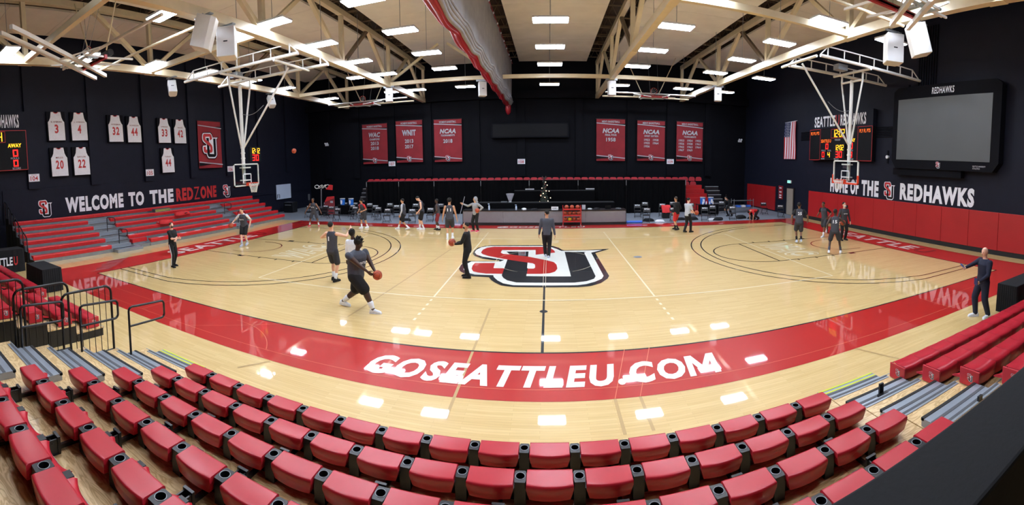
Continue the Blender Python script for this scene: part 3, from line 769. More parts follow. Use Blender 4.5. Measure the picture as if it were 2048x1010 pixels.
W_, M_ = "WOMEN'S BASKETBALL", "MEN'S BASKETBALL"
far_banner(-14.3, 3.74, 7.16, W_, [('WAC', 0, .66, .46, .12, .04, .2), ('CHAMPIONS', 0, .585, .4, .05, .03, 0), ('2013', 0, .465, .32, .085, .03, 0), ('2018', 0, .345, .32, .085, .03, 0)], "red women's basketball banner listing conference champions 2013 and 2018")
far_banner(-11.2, 3.78, 7.26, W_, [('WNIT', 0, .63, .52, .14, .05, 0), ('2013', 0, .46, .32, .09, .03, 0), ('2017', 0, .33, .32, .09, .03, 0)], "red women's basketball banner listing 2013 and 2017 under four tall letters")
far_banner(-7.9, 3.75, 7.2, W_, [('NCAA', 0, .66, .58, .11, .05, .22), ('TOURNAMENTS', 0, .595, .5, .045, .03, 0), ('2018', 0, .44, .33, .09, .03, 0)], "red women's basketball banner listing a single 2018 tournament")
far_banner(5.1, 3.71, 7.05, M_, [('NCAA', 0, .66, .58, .11, .05, .22), ('FINAL FOUR', 0, .59, .4, .05, .03, 0), ('1958', 0, .46, .33, .09, .03, 0)], "red men's basketball banner listing the 1958 final four")
ys = lambda L: [(s, x, y, .2, .055, .03, 0) for s, x, y in L]
far_banner(8.4, 3.74, 7.0, M_, [('NCAA', 0, .66, .58, .11, .05, .22), ('SWEET SIXTEEN', 0, .59, .5, .045, .03, 0)] + ys([('1953', -.16, .49), ('1958', .16, .49), ('1955', -.16, .41), ('1964', .16, .41), ('1956', -.16, .33)]), "red men's basketball banner with five sweet sixteen years")
far_banner(11.7, 3.75, 7.03, M_, [('NCAA', 0, .66, .58, .11, .05, .22), ('TOURNAMENTS', 0, .59, .46, .045, .03, 0)] + ys([('1953', -.32, .49), ('1954', 0, .49), ('1955', .32, .49), ('1956', -.32, .41), ('1958', 0, .41), ('1961', .32, .41), ('1962', -.32, .33), ('1963', 0, .33), ('1964', .32, .33), ('1967', -.32, .25), ('1969', 0, .25)]), "red men's basketball banner with three columns of tournament years")
t, fr, k = banner(0, 3.92, 7.15, [], 'red banner with a large interlocking emblem on the left wall', 2.25, FR((XW_L + .2, 5.33, 0), (0, 1, 0), (0, 0, 1)))
emblem(t, fr, .0, 5.45, 1.85, 'emblem', k + .004)
t = thing('wall_cabinet', 'wide black box mounted high on the far wall between the banners', 'box', (0, 0, 0))
bevel(MB().box(-4.35, 1.8, YW_F - .45, YW_F - .16, 5.53, 6.72).build('case', 'wall_navy_dark', t), .03)
MB().box(-4.2, 1.65, YW_F - .46, YW_F - .45, 5.65, 6.6).build('front_panel', 'print_black', t)
# hung jerseys on the left wall
def jersey(y0, z1, num, name, label, w=1.02, h=1.52):
    t = thing('framed_jersey', label, 'jersey', (XW_L + .05, y0, z1 - h), 0, 'retired jerseys on the left wall')
    fr = FR((0, 0, 0), (0, 1, 0), (0, 0, 1))
    MB().box(0, .10, -.02, w + .04, -.03, h + .02).build('backing_box', 'wall_navy_dark', t)
    poly = [(.06, 0), (w, 0), (w - .02, h * .64), (w - .10, h * .70), (w - .17, h * .8), (w - .20, h * .92), (w - .22, h), (.62 * w, h), (.56 * w, h * .965), (.44 * w, h * .965), (.38 * w, h), (.24, h), (.22, h * .92), (.19, h * .8), (.12, h * .70), (.04, h * .64)]
    MB().prism(poly, fr, .10, .125).build('jersey_cloth', 'cloth_white', t)
    MB().tube([(.128, w * .37, h), (.128, w * .43, h * .965), (.128, w * .5, h * .955), (.128, w * .57, h * .965), (.128, w * .63, h)], .022, 5).build('collar', 'print_red', t)
    mb = MB(); text(mb, num, fr, w * (.29 if len(num) > 1 else .4), h * .25, w * (.45 if len(num) > 1 else .22), h * .31, .13, 0, .035, 0, 1.2); mb.build('number', 'print_red', t)
    mb = MB(); q = min(.62, .085 * len(name)); text(mb, name, fr, w * (.52 - q / 2), h * .625, w * q, h * .055, .13, 0, .02, 0, 1.15); mb.build('name', 'banner_red_dull', t)
for a in ((-6.5, 7.34, '3', "E. O'BRIEN", 'white jersey number three in the top row beside the left scoreboard'), (-5.12, 7.32, '4', "J. O'BRIEN", 'white jersey number four on the left wall'), (-6.45, 5.42, '20', 'MILES', 'white jersey number twenty in the lower row on the left wall'), (-5.1, 5.42, '22', 'BAYLOR', 'white jersey number twenty-two in the lower row on the left wall'), (-2.75, 7.22, '32', 'WORKMAN', 'white jersey number thirty-two on the left wall'), (-1.45, 7.18, '44', 'RICHARDSON', 'white jersey number forty-four in the top row next to number thirty-two'), (.85, 7.15, '33', 'STRNGE', 'white jersey number thirty-three on the left wall'), (2.15, 7.12, '42', 'WHITE', 'white jersey number forty-two on the left wall'), (1.02, 5.28, '44', 'TURNEY', 'white jersey number forty-four in the lower row below number thirty-three')):
    jersey(*a)
# section number signs
def sign(num, fr, label):
    t = thing('section_sign', label, 'sign', fr[0])
    f0 = (Vector((0, 0, 0)), fr[1], fr[2], fr[3])
    MB().prism([(-.3, -.2), (.3, -.2), (.3, .2), (-.3, .2)], f0, 0, .02).build('plate', 'print_white', t)
    mb = MB(); text(mb, num, f0, -.21, -.15, .42, .24, .024, 0, .02); text(mb, 'SECTION', f0, -.15, .12, .3, .045, .024, 0, .01); mb.build('number', 'print_red', t)
for num, y, z in (('104', -7.45, 3.89), ('105', .05, 3.81), ('106', 7.3, 3.79)): sign(num, FR((XW_L + .165, y, z), (0, 1, 0), (0, 0, 1)), 'small white section sign on the left wall, %s' % {'104': 'below the scoreboard', '105': 'below the middle jerseys', '106': 'behind the lowered basket'}[num])
for num, x, z in (('107', -12.8, 3.7), ('108', -2.0, 3.68), ('109', 10.05, 3.7)): sign(num, FR((x, YW_F - .145, z), (1, 0, 0), (0, 0, 1)), 'small white section sign on the far wall, %s' % {'107': 'between the two leftmost banners', '108': 'under the black box', '109': 'between the two rightmost banners'}[num])
for x, lab in ((-19.0, 'small twin-head emergency light on the far wall, left corner'), (16.3, 'small twin-head emergency light on the far wall, right corner')):
    t = thing('emergency_light', lab, 'light', (x, YW_F - .2, 5.6))
    MB().box(-.16, .16, -.06, .05, -.1, .06).build('case', 'print_white', t)
    for s in (-1, 1): MB().cyl((s * .1, -.05, .1), (s * .1, -.15, .12), .06, 10, .08).build('lamp_head', 'print_white', t)
# ---------------------------------------------------------------- scoreboards
def scoreboard(fr, W, H, label, clock, narrow):
    WF, W = W, (W * .62 if narrow else W)
    t = thing('scoreboard', label, 'scoreboard', fr[0])
    f = (Vector((0, 0, 0)), fr[1], fr[2], fr[3]); o, r, u, n = f
    MB().prism([(-W / 2, 0), (W / 2, 0), (W / 2, H), (-W / 2, H)], f, -.28, 0).build('case', 'print_black', t)
    MB().prism([(-W / 2, H), (W / 2, H), (W / 2, H + .95), (-W / 2, H + .95)], f, -.28, .0).build('header', 'wall_navy', t)
    m = MB()
    def rct(x0, x1, y0, y1, q=.03):
        for p in (((x0, y0), (x1, y0), (x1, y0 + q), (x0, y0 + q)), ((x0, y1 - q), (x1, y1 - q), (x1, y1), (x0, y1)), ((x0, y0), (x0 + q, y0), (x0 + q, y1), (x0, y1)), ((x1 - q, y0), (x1, y0), (x1, y1), (x1 - q, y1))): m.flat(list(p), f, .004)
    rct(-W / 2, W / 2, 0, H); (None if narrow else rct(-W * .31, W * .30, 0, H)); rct(-.75, .75, H - .62, H - .05); m.build_each('red_trim', 'print_red', t)
    for w_, x_, q_ in (('SEATTLE', -.42, .36), ('REDHAWKS', .025, .38)): text(MB(), w_, f, W * x_, H + .12, W * q_, .68, .006, 0, .03, 0, 1.12).build('header_lettering', 'print_white', t)
    mb = MB(); text(mb, 'U', f, -W * .055, H + .12, W * .06, .68, .006, 0, .02); mb.build('header_letter_u', 'print_red', t)
    digit_parts(t, 'clock_digit', 'led_amber', clock, f, -.62, H - .56, 1.24, .46)
    W = WF
    for x in (() if narrow else (-W * .48, W * .32)): text(MB(), 'PLY FL PTS', f, x, H - .36, W * .15, .2, .006, 0, .005).build('column_lamps', 'led_orange', t)
    text(MB(), 'SEATTLE U', f, -W * .29, H - .88, W * .17, .2, .006, 0, .005).build('name_lamps', 'led_orange', t)
    mb = MB(); text(mb, 'AWAY', f, W * .14, H - .88, W * .12, .2, .006, 0, .03); mb.build('away_lamps', 'led_amber', t)
    for x in (-W * .215, W * .175): digits(MB(), '0', f, x, .70, .36, .36).build('score_digit', 'led_red', t)
    for x in (-W * .275, W * .175): digits(MB(), '0', f, x, .19, .34, .34).build('score_digit', 'led_red', t)
    digits(MB(), '4', f, -W * .175, .19, .3, .32).build('foul_digit', 'led_amber', t)
    for s, x, y in (('FOULS', -W * .28, .565), ('FOUL', -W * .17, .565), ('FOULS', W * .16, .565), ('SCORE', W * .17, .045), ('HOME', -W * .28, .045), ('PERIOD', -.35, H - .78), ('MATCH', -W * .06, .045)): text(MB(), s, f, x, y,   .09 * len(s), .10, .006, 0, .015).build('caption', 'print_grey', t)
scoreboard(FR((XW_R - .32, 5.05, 4.03), (0, -1, 0), (0, 0, 1)), 6.1, 2.0, 'black electronic scoreboard on the right wall above the basket', '12:02', 0)
scoreboard(FR((XW_L + .35, -9.7, 4.33), (0, 1, 0), (0, 0, 1)), 6.1, 2.05, 'black electronic scoreboard cut off by the left picture edge', '12:14', 1)
# ---------------------------------------------------------------- video board
t = thing('video_board', 'large grey video screen in a black chamfered frame on the right wall', 'screen', (XW_R - .45, -2.95, 3.72))
f = FR((0, 0, 0), (0, -1, 0), (0, 0, 1)); W2, H2 = 3.25, 4.15
MB().prism([(-W2 + .3, 0), (W2 - .3, 0), (W2, .4), (W2, H2 - .2), (W2 - .3, H2), (-W2 + .3, H2), (-W2, H2 - .2), (-W2, .4)], f, -.42, 0).build('frame', 'wall_navy_dark', t)
MB().prism([(-W2 + .35, .45), (W2 - .45, .45), (W2 - .45, H2 - .62), (-W2 + .35, H2 - .62)], f, 0, .015).build('screen', 'screen_grey', t)
mb = MB(); text(mb, 'REDHAWKS', f, -.7, H2 - .47, 1.35, .32, .006, 0, .02, .1, 1.15); mb.build('lettering', 'print_white', t)
emblem(t, f, -.1, .23, .34, 'emblem', .006)
for w_, y_, q_ in (('SEATTLE UNIVERSITY', .2, .7), ('ATHLETICS', .1, .4)): text(MB(), w_, f, 1.9, y_, q_, .07, .006, 0, .01).build('small_print', 'print_grey', t)
MB().box(.1, .4, -1.2, 3.2, -.35, 0.0).build('mounting_rail', 'wall_navy_dark', t)
# flag, small wall devices
t = thing('flag', 'United States flag hanging upright on the right wall', 'flag', (XW_R - .06, 10.95, 4.08))
f = FR((0, 0, 0), (0, -1, 0), (0, 0, 1)); FW, FH = 1.55, 2.68
def flagpt(x, y): return (x + .02 * math.sin(y * 2.5), y, .03 * math.sin(x * 7 + y) + .05)
def fcell(mb, x0, x1, y0, y1, dz, mi=0, n=8):
    vs = []
    for j in range(n + 1):
        y = y0 + (y1 - y0) * j / n
        for x in (x0, x1):
            a, b_, c = flagpt(x, y); vs.append(f[0] + f[1] * a + f[2] * b_ + f[3] * (c + dz))
    return mb.add(vs, [(2 * j, 2 * j + 1, 2 * j + 3, 2 * j + 2) for j in range(n)], mi, True)
mat('flag_blue', (34, 42, 84), .8, var=.08)
for i in range(13):
    x0 = -FW / 2 + FW * i / 13
    fcell(MB(), x0, x0 + FW / 13, 0, FH, 0).build('stripe', 'print_red' if i % 2 == 0 else 'cloth_white', t)
m = MB()
for i in range(7): fcell(m, -FW / 2 + FW * i / 13, -FW / 2 + FW * (i + 1) / 13, FH * .6, FH, .004)
m.build('canton', 'flag_blue', t)
st = MB()
for a in range(9):
    for b_ in range(6 if a % 2 == 0 else 5):
        x = -FW / 2 + .07 + (b_ + (0 if a % 2 == 0 else .5)) * .135; y = FH * .6 + .07 + a * .118
        fa = flagpt(x, y); c = f[0] + f[1] * fa[0] + f[2] * fa[1] + f[3] * (fa[2] + .012)
        vs = [c + (f[1] * math.cos(PI / 2 + k * PI / 5) + f[2] * math.sin(PI / 2 + k * PI / 5)) * (.04 if k % 2 == 0 else .016) for k in range(10)]
        st.add(vs, [list(range(10))])
o = st.build('star', 'print_white', t); o['kind'] = 'stuff'
MB().cyl((0, FW / 2 + .05, FH), (0, -FW / 2 - .05, FH + .05), .02, 8).build('flag_rod', 'print_white', t)
t = thing('exit_sign', 'lit green exit sign above the door in the far right corner', 'sign', (XW_R - .04, 10.94, 2.32))
MB().box(-.06, .03, -.22, .22, 0, .2).build('case', 'print_white', t)
f = FR((-.062, 0, 0), (0, -1, 0), (0, 0, 1)); MB().flat([(-.21, .01), (.21, .01), (.21, .19), (-.21, .19)], f, .002).build('face', 'exit_green', t)
mb = MB(); text(mb, 'EXIT', f, -.15, .04, .3, .12, .005, 0, .02); mb.build('lettering', 'cooler_blue', t)
t = thing('notice_board', 'tall narrow red notice sign beside the corner door', 'sign', (XW_R - .04, 12.15, 1.05))
MB().box(-.03, .03, -.28, .28, 0, 1.0).build('plate', 'banner_red', t)
f = FR((-.03, 0, 0), (0, -1, 0), (0, 0, 1)); m = MB()
for y in (.08, .25, .5, .8): m.flat([(-.16, y), (.16, y), (.16, y + .08), (-.16, y + .08)], f, .003)
m.build_each('print', 'print_white', t)
for y, z, lab in ((-.37, 7.74, 'round white device high on the right wall beside the video board'), (1.0, 4.3, 'small round white device on the right wall below the cable bundle')):
    t = thing('wall_device', lab, 'device', (XW_R, y, z)); MB().cyl((-.12, 0, 0), (0, 0, 0), .17 if z > 6 else .09, 18).build('dome', 'print_white', t); MB().box(-.05, 0, -.05, .05, -.35, .35).build('back_plate', 'wall_navy_dark', t)
t = thing('wall_outlet', 'small grey outlet box on the red wall padding', 'outlet', (XW_R - .06, 4.35, 1.25)); bevel(MB().box(-.05, 0, -.16, .16, -.09, .09).build('box', 'dark_metal', t)); MB().box(-.055, -.05, -.11, -.03, -.05, .05).box(-.055, -.05, .03, .11, -.05, .05).build_each('socket', 'grip_grey', t)
t = thing('whiteboard', 'pale blue-white board on the left wall near the far corner', 'whiteboard', (XW_L + .12, 13.9, 1.08))
MB().box(-.02, .02, -1.05, 1.05, 0, 1.22).build('panel', 'whiteboard', t); MB().tube([(.05, -1.0, .12), (.09, -1.0, .42), (.09, -.75, .42), (.09, -.75, .1)], .02, 6).build('clip', 'black_metal', t)
# ---------------------------------------------------------------- near seating: tiers, steps, red seats with cup holders
RY = lambda k: -11.02 - .70 * k          # seat centre line of row k
ZD = lambda k: .20 * (k + 1)             # deck under row k
NR = 6
PITCH_S = .572; CUP0 = .42
ROWN = ['front row', 'second row', 'third row', 'fourth row', 'fifth row', 'sixth row']
TIER = {}
def tiers(x0, x1, label, boards=1.22):
    for k in range(NR):
        t = thing('seating_tier', '%s tier of the plywood %s' % (ORD[k + 1], label), 'platform', (0, 0, 0)); TIER[(label, k)] = t
        y1 = RY(k) + .24; y0 = RY(k + 1) + .24 if k < NR - 1 else -19.2
        x = x0
        while x < x1 - .05:
            xe = min(x + boards * 2, x1)
            MB().box(x + .003, xe - .003, y0 + .013, y1 - .006, ZD(k) - .03, ZD(k)).build('deck_board', 'plywood', t); x = xe
        MB().box(x0, x1, y1 - .03, y1 - .006, 0.0, ZD(k) - .03).build('riser', 'black_plastic', t)
        MB().box(x0, x1, y1 - .006, y1 + .01, ZD(k) - .045, ZD(k) + .004).build('nosing', 'alu', t)
        for x in (x0, x1 - .04): MB().box(x, x + .04, y0 + .013, y1 - .03, 0, ZD(k) - .03).build('end_panel', 'black_plastic', t)
tiers(-6.85, 4.05, 'stand in the middle seating block')
tiers(4.06, 16.6, 'stand in the right seating block')
tiers(-16.4, -8.55, 'stand in the left block beyond the railings')
def steps(x0, x1, side):
    for k in range(NR):
        y = RY(k) + .25; zb = ZD(k) - .2
        t = thing('aisle_step', '%s aluminium aisle step from the court in the %s aisle%s' % (ORD[k + 1], side, ', striped yellow' if k == 0 else ''), 'step', (0, 0, 0), 0, 'aluminium steps in the %s aisle' % side)
        zt = zb + .1 if k else .12
        MB().box(x0, x1, y, y + .34, zb, zt).build('tread', 'alu_light', t)
        m = MB()
        for q in (.02, .16): m.box(x0 + .01, x1 - .01, y + q, y + q + .045, zt, zt + .004)
        if k == 0:
            m.build('grip_strip', 'grip_grey', t)
            for q in (.22, .3): MB().box(x0 + .01, x1 - .01, y + q, y + q + .035, zt, zt + .004).build('yellow_strip', 'yellow_strip', t)
        else:
            m.build('grip_strip', 'grip_grey', t); MB().box(x0, x1, y + .305, y + .35, zt - .03, zt + .006).build('black_nosing', 'rubber_black', t)
        tt = TIER[('stand in the %s seating block' % ('right' if side == 'right' else 'middle'), k)]
        MB().box(x0, x1, y - .09, y, ZD(k), ZD(k) + .008).build('deck_edge', 'alu_light', tt)
        MB().box(x0, x1, y - .055, y - .02, ZD(k) + .008, ZD(k) + .011).build('deck_grip', 'grip_grey', tt)
steps(4.08, 5.24, 'right'); steps(-6.72, -5.50, 'left')

# one moulded seat: pan with a turned-down rear edge, flared front skirt
def seat_meshes():
    w = .226
    prof = [(-.116, -.15), (-.128, -.05), (-.130, -.022), (-.127, -.008), (-.118, -.001), (-.10, 0.0), (.07, .0), (.086, -.002), (.094, -.01), (.097, -.03), (.09, -.15)]      # (y, z) rear to front
    n = 10; a = MB(); vs = []; m_ = len(prof)
    for i in range(n + 1):
        q = -1 + 2 * i / n
        for j, (y, z) in enumerate(prof):
            inset = .03 if j in (0, 10) else (.005 if 4 <= j <= 7 else 0)
            vs.append((q * (w - inset), y - .022 * (1 - q * q) * (y < 0), z))
    a.add(vs, [(i * m_ + j, (i + 1) * m_ + j, (i + 1) * m_ + (j + 1) % m_, i * m_ + (j + 1) % m_) for i in range(n) for j in range(m_)], 0, True)
    a.add(vs, [list(range(m_))[::-1], [n * m_ + j for j in range(m_)]])
    top = a.mesh('seat_back', 'seat_red')
    pr2 = [(.085, -.13), (.12, -.145), (.16, -.158), (.205, -.172), (.235, -.2), (.225, -.215), (.16, -.195), (.085, -.17)]
    vs = []
    for i in range(n + 1):
        q = -1 + 2 * i / n; m_ = len(pr2)
        for (y, z) in pr2:
            g_ = max(0, (y - .1) / .13); vs.append((q * .238, y + g_ * (.045 * abs(q) ** 3 - .015), z + g_ * .022 * abs(q) ** 2.5))
    sb = MB().add(vs, [(i * m_ + j, (i + 1) * m_ + j, (i + 1) * m_ + (j + 1) % m_, i * m_ + (j + 1) % m_) for i in range(n) for j in range(m_)], 0, True)
    sb.add(vs, [list(range(m_))[::-1], [n * m_ + j for j in range(m_)]])
    sk = sb.mesh('seat_pan', 'seat_red')
    hw = .056; R_ = .043; N = 24; ya, yb = -.085, .075
    cm = MB().box(-hw, hw, ya, yb, -.235, -.06).box(-.045, .045, yb, .24, -.21, -.14)
    def edge(an):
        c, s_ = math.cos(an), math.sin(an); k_ = 1 / max(abs(c) / hw, abs(s_) / (-ya if s_ < 0 else yb)); return (c * k_, s_ * k_)
    sq = [edge(2 * PI * i / N) for i in range(N)]
    ho = [(R_ * math.cos(2 * PI * i / N), R_ * math.sin(2 * PI * i / N)) for i in range(N)]
    vs = [(x, y, 0.0) for x, y in sq] + [(x, y, 0.0) for x, y in ho] + [(x, y, -.055) for x, y in ho] + [(x * 1.0, y * 1.0, -.06) for x, y in sq]
    cm.add(vs, [(i, (i + 1) % N, N + (i + 1) % N, N + i) for i in range(N)] + [(N + i, N + (i + 1) % N, 2 * N + (i + 1) % N, 2 * N + i) for i in range(N)] + [(i, 3 * N + i, 3 * N + (i + 1) % N, (i + 1) % N) for i in range(N)])
    cup = cm.mesh('cup_holder', 'black_plastic')
    rg = ring(MB(), (0, 0, .001), R_ + .003, .0035, 24).mesh('cup_rim', 'galv')
    fm = MB().box(-.228, .228, .0, .085, -.248, -.14).box(-.15, .15, .085, .2, -.248, -.18).mesh('seat_frame', 'black_plastic')
    bk = MB().box(-.05, -.035, -.02, .10, 0, .15).box(.035, .05, -.02, .10, 0, .15).box(-.06, .06, .08, .11, .0, .17).box(-.018, .018, .1, .33, .02, .06).box(-.06, .06, -.03, .11, 0, .012)
    bk.cyl((-.055, .03, .11), (.055, .03, .11), .014, 8)
    brk = bk.mesh('floor_bracket', 'black_metal')
    return top, sk, cup, rg, fm, brk
SEAT = seat_meshes()
for k in range(NR):
    xs = []
    x = CUP0 + PITCH_S / 2 + PITCH_S * 5
    lo = -5.35 if k < 3 else -5.5
    while x > lo: xs.append(x); x -= PITCH_S
    zt = .452 + .2 * k
    for i, x in enumerate(xs):
        if k >= 4 and x > -1.5: continue
        t = thing('stadium_seat', 'red seat in the %s of the middle block, %s from the right aisle' % (ROWN[k], ordn(i + 1)), 'seat', (x, RY(k), zt), 0, 'red seats of the middle block')
        link('seat_back', SEAT[0], t); link('seat_pan', SEAT[1], t); link('seat_frame', SEAT[4], t)
        if i > 0:
            c = link('cup_holder', SEAT[2], t, (PITCH_S / 2, 0, -.008)); link('cup_rim', SEAT[3], c)
        if i % 2 == 1: link('floor_bracket', SEAT[5], t, (.1, -.36, ZD(k) - zt))
# right block: continuous benches, no cup holders
def bench_row(x0, x1, k, label, cap_left=True, group=None):
    t = thing('bench_row', label, 'bench', (0, RY(k), .452 + .2 * k), 0, group)
    n = max(1, round((x1 - x0) / .47)); w = (x1 - x0) / n
    prof = [(-.15, -.2), (-.17, -.03), (-.155, 0), (-.03, -.006), (.13, 0), (.15, -.03)]
    vs = []
    for i in range(7):
        q = -1 + i / 3
        for y, z in prof: vs.append((q * (w / 2 - .003), y - .015 * (1 - q * q) * (y < 0), z + .008 * q * q))
    me = MB().add(vs, [(i * 6 + j, (i + 1) * 6 + j, (i + 1) * 6 + j + 1, i * 6 + j + 1) for i in range(6) for j in range(5)], 0, True).mesh('seat_module', 'seat_red')
    for i in range(n):
        link('seat_module', me, t, (x0 + w * (i + .5), 0, 0))
        if k and (i < 2 if cap_left else i > n - 3):
            sk = link('seat_pan', SEAT[1], t, (x0 + w * (i + .5), .05, 0)); sk.scale = (w / .49, 1, 1)
        if i % 2 == 1: link('floor_bracket', SEAT[5], t, (x0 + w * (i + .5), -.38, -.25))
    MB().box(x0, x1, -.10, .13, -.25, -.05).build('bench_core', 'black_plastic', t)
    xe = x0 if cap_left else x1; s = -1 if cap_left else 1
    cp = bevel(MB().box(xe, xe + s * .03, -.18, .16, -.24, .005).build('end_cap', 'seat_red', t), .012)
    f = FR((xe + s * .031, 0, -.11), (0, -s * -1 if False else (1 if s > 0 else -1), 0), (0, 0, 1))
    emblem(cp, f, .03, 0, .12, 'emblem', .001, .0004)
for k in range(4): bench_row(5.28, 16.4, k, 'red bench in the right seating block, %s from the court' % ROWN[k])
for k in range(4):
    bench_row(-10.85, -8.62, k, 'short red bench in the left block beside the railings, %s from the court' % ROWN[k], False)
    bench_row(-16.2, -11.75, k, 'long red bench in the left block beyond its aisle, %s from the court' % ROWN[k], False)
for k in range(2):
    y = RY(k) + .25
    t = thing('portable_step', ('yellow-striped' if k == 0 else 'plain') + ' aluminium step between benches of the left seating block', 'step', (0, 0, 0))
    MB().box(-11.7, -10.9, y, y + .34, ZD(k) - .2, ZD(k) - .08).build('tread', 'alu_light', t)
    for q in (.05, .2): MB().box(-11.69, -10.91, y + q, y + q + .05, ZD(k) - .08, ZD(k) - .075).build('grip_strip', 'yellow_strip' if k == 0 else 'grip_grey', t)
# black steel railings at the left edge of the middle block
def rail_panel(y0, y1, zb, zt, label, x=-6.78):
    t = thing('guard_railing', label, 'railing', (x, 0, 0), 0, 'black railings left of the middle seating block')
    c = .14
    pts = [(0, y1, .0)] + [(0, y1, zt - c)] + [(0, y1 - c + c * math.cos(a), zt - c + c * math.sin(a)) for a in [PI / 8 * i for i in range(1, 5)]]
    pts += [(0, y0 + c - c * math.sin(a), zt - c + c * math.cos(a)) for a in [PI / 8 * i for i in range(0, 5)]] + [(0, y0, .0)]
    MB().tube(pts, .024, 8).build('frame_tube', 'black_metal', t)
    MB().cyl((0, y0, zb + .08), (0, y1, zb + .08), .02, 8).build('bottom_rail', 'black_metal', t)
    n = 7
    for i in range(1, n + 1):
        y = y0 + (y1 - y0) * i / (n + 1); MB().cyl((0, y, zb + .08), (0, y, zt), .008, 6).build('baluster', 'black_metal', t)
for i, (y0, y1) in enumerate(((-12.55, -11.50), (-13.43, -12.38), (-14.31, -13.26), (-15.19, -14.14))):
    rail_panel(y0, y1, .30 + .22 * i, 1.62 + .2 * i, '%s black balustrade panel from the court at the left edge of the middle block' % ORD[i + 1], -6.90 - .06 * (i % 2))
def grab_rail(x, y, zb, label, h=.95, dy=.62, name='handrail'):
    t = thing(name, label, 'railing', (x, y, zb)); c = .08
    def arc_(cy, cz, a0, a1): return [(0, cy + c * math.cos(a0 + (a1 - a0) * i / 4), cz + c * math.sin(a0 + (a1 - a0) * i / 4)) for i in range(5)]
    pts = [(0, 0, 0), (0, 0, h - c)] + arc_(c, h - c, PI, PI / 2) + [(0, dy - c, h - .04)] + arc_(dy - c, h - c - .04, PI / 2, 0) + [(0, dy, h - .3)] + arc_(dy - c, h - .3, 0, -PI / 2) + [(0, .0, h - .36)]
    MB().tube(pts, .022, 8).build('rail_tube', 'black_metal', t); MB().cyl((0, 0, -.0), (0, 0, .04), .05, 10).build('base_flange', 'black_metal', t)
    return t
grab_rail(-6.62, -11.3, .2, 'black looped handrail at the foot of the left aisle', 1.0, .85)
grab_rail(-6.68, -12.3, .42, 'black looped handrail halfway up the left aisle', 1.0, .8)
grab_rail(-6.72, -13.4, .6, 'black looped handrail at the top of the left aisle by the picture edge', 1.0, .8)
for x, y, k, lab in ((4.62, -11.35, 0, 'small black floor socket on the lower right aisle step'), (4.72, -13.0, 2, 'small black floor socket on the upper right aisle step')):
    t = thing('rail_socket', lab, 'socket', (x, y, .1 + .2 * (k + 1) - .1 + .1)); MB().box(-.09, .09, -.1, .04, 0, .035).build('base', 'black_plastic', t); MB().box(-.04, .04, .04, .07, 0, .17).build('post', 'black_plastic', t)
# black draped tables
def draped(x0, x1, y0, y1, z1, label, zf=0.0, mt='black_cloth'):
    t = thing('draped_table', label, 'table', ((x0 + x1) / 2, (y0 + y1) / 2, zf)); a, b = (x1 - x0) / 2, (y1 - y0) / 2; h = z1 - zf
    bevel(MB().box(-a, a, -b, b, h - .03, h).build('cloth_top', mt, t), .015)
    per = []; n = 30
    for i in range(n): per.append((-a + 2 * a * i / n, -b, 0, -1))
    for i in range(n): per.append((a, -b + 2 * b * i / n, 1, 0))
    for i in range(n): per.append((a - 2 * a * i / n, b, 0, 1))
    for i in range(n): per.append((-a, b - 2 * b * i / n, -1, 0))
    vs = []
    for i, (x, y, nx, ny) in enumerate(per):
        w = .012 + .012 * math.sin(i * 1.9); vs += [(x, y, h - .015), (x + nx * w, y + ny * w, h * .5), (x + nx * (w + .015), y + ny * (w + .015), .01)]
    N = len(per)
    MB().add(vs, [(3 * i + j, 3 * ((i + 1) % N) + j, 3 * ((i + 1) % N) + j + 1, 3 * i + j + 1) for i in range(N) for j in (0, 1)], 0, True).build('cloth_skirt', mt, t)
    for sx in (-1, 1):
        for sy in (-1, 1): MB().cyl((sx * (a - .06), sy * (b - .06), 0), (sx * (a - .06), sy * (b - .06), h - .03), .018, 8).build('leg', 'galv', t)
    return t
draped(.86, 4.6, -14.86, -14.46, 2.4, 'long table under a black cloth in the bottom right corner, close to the camera', ZD(5))
draped(10.1, 12.4, -10.68, -10.1, .76, 'black draped table on the floor behind the man with the phone')
draped(-14.4, -12.9, -10.5, -9.8, .78, 'black draped table on the floor behind the left railings')
t = draped(-17.4, -16.7, -11.9, -9.75, .95, 'black draped stand with SEATTLEU lettering at the left picture edge')
f = FR((.375, 0, 0), (0, 1, 0), (0, 0, 1)); mb = MB(); text(mb, 'SEATTLE', f, -.55, .3, 1.1, .36, .03, 0, .03); mb.build('lettering', 'print_white', t)
mb = MB(); text(mb, 'U', f, .6, .3, .17, .36, .03, 0, .03); mb.build('lettering_u', 'print_red', t)
# stacked barrier frames leaning at the end of the left bleachers
for i in range(6):
    x = -17.85 - .5 * i; z = .5 + .27 * i
    t = thing('bleacher_end_rail', '%s black end railing of the left bleachers counted from the court' % ORD[i + 1], 'railing', (x, -9.15, 0), 0, 'black end railings of the left bleachers')
    MB().tube([(0, 0, 0), (0, 0, z + .62), (-.08, 0, z + .72), (-.42, 0, z + .9), (-.5, 0, z + .82), (-.5, 0, 0)], .025, 8).build('frame_tube', 'black_metal', t)
    for q in range(1, 4): MB().cyl((-.125 * q, 0, .05), (-.125 * q, 0, z + .7), .009, 6).build('baluster', 'black_metal', t)
    MB().box(-.5, 0, -.01, .01, .05, z + .05).build('kick_panel', 'black_cloth', t)

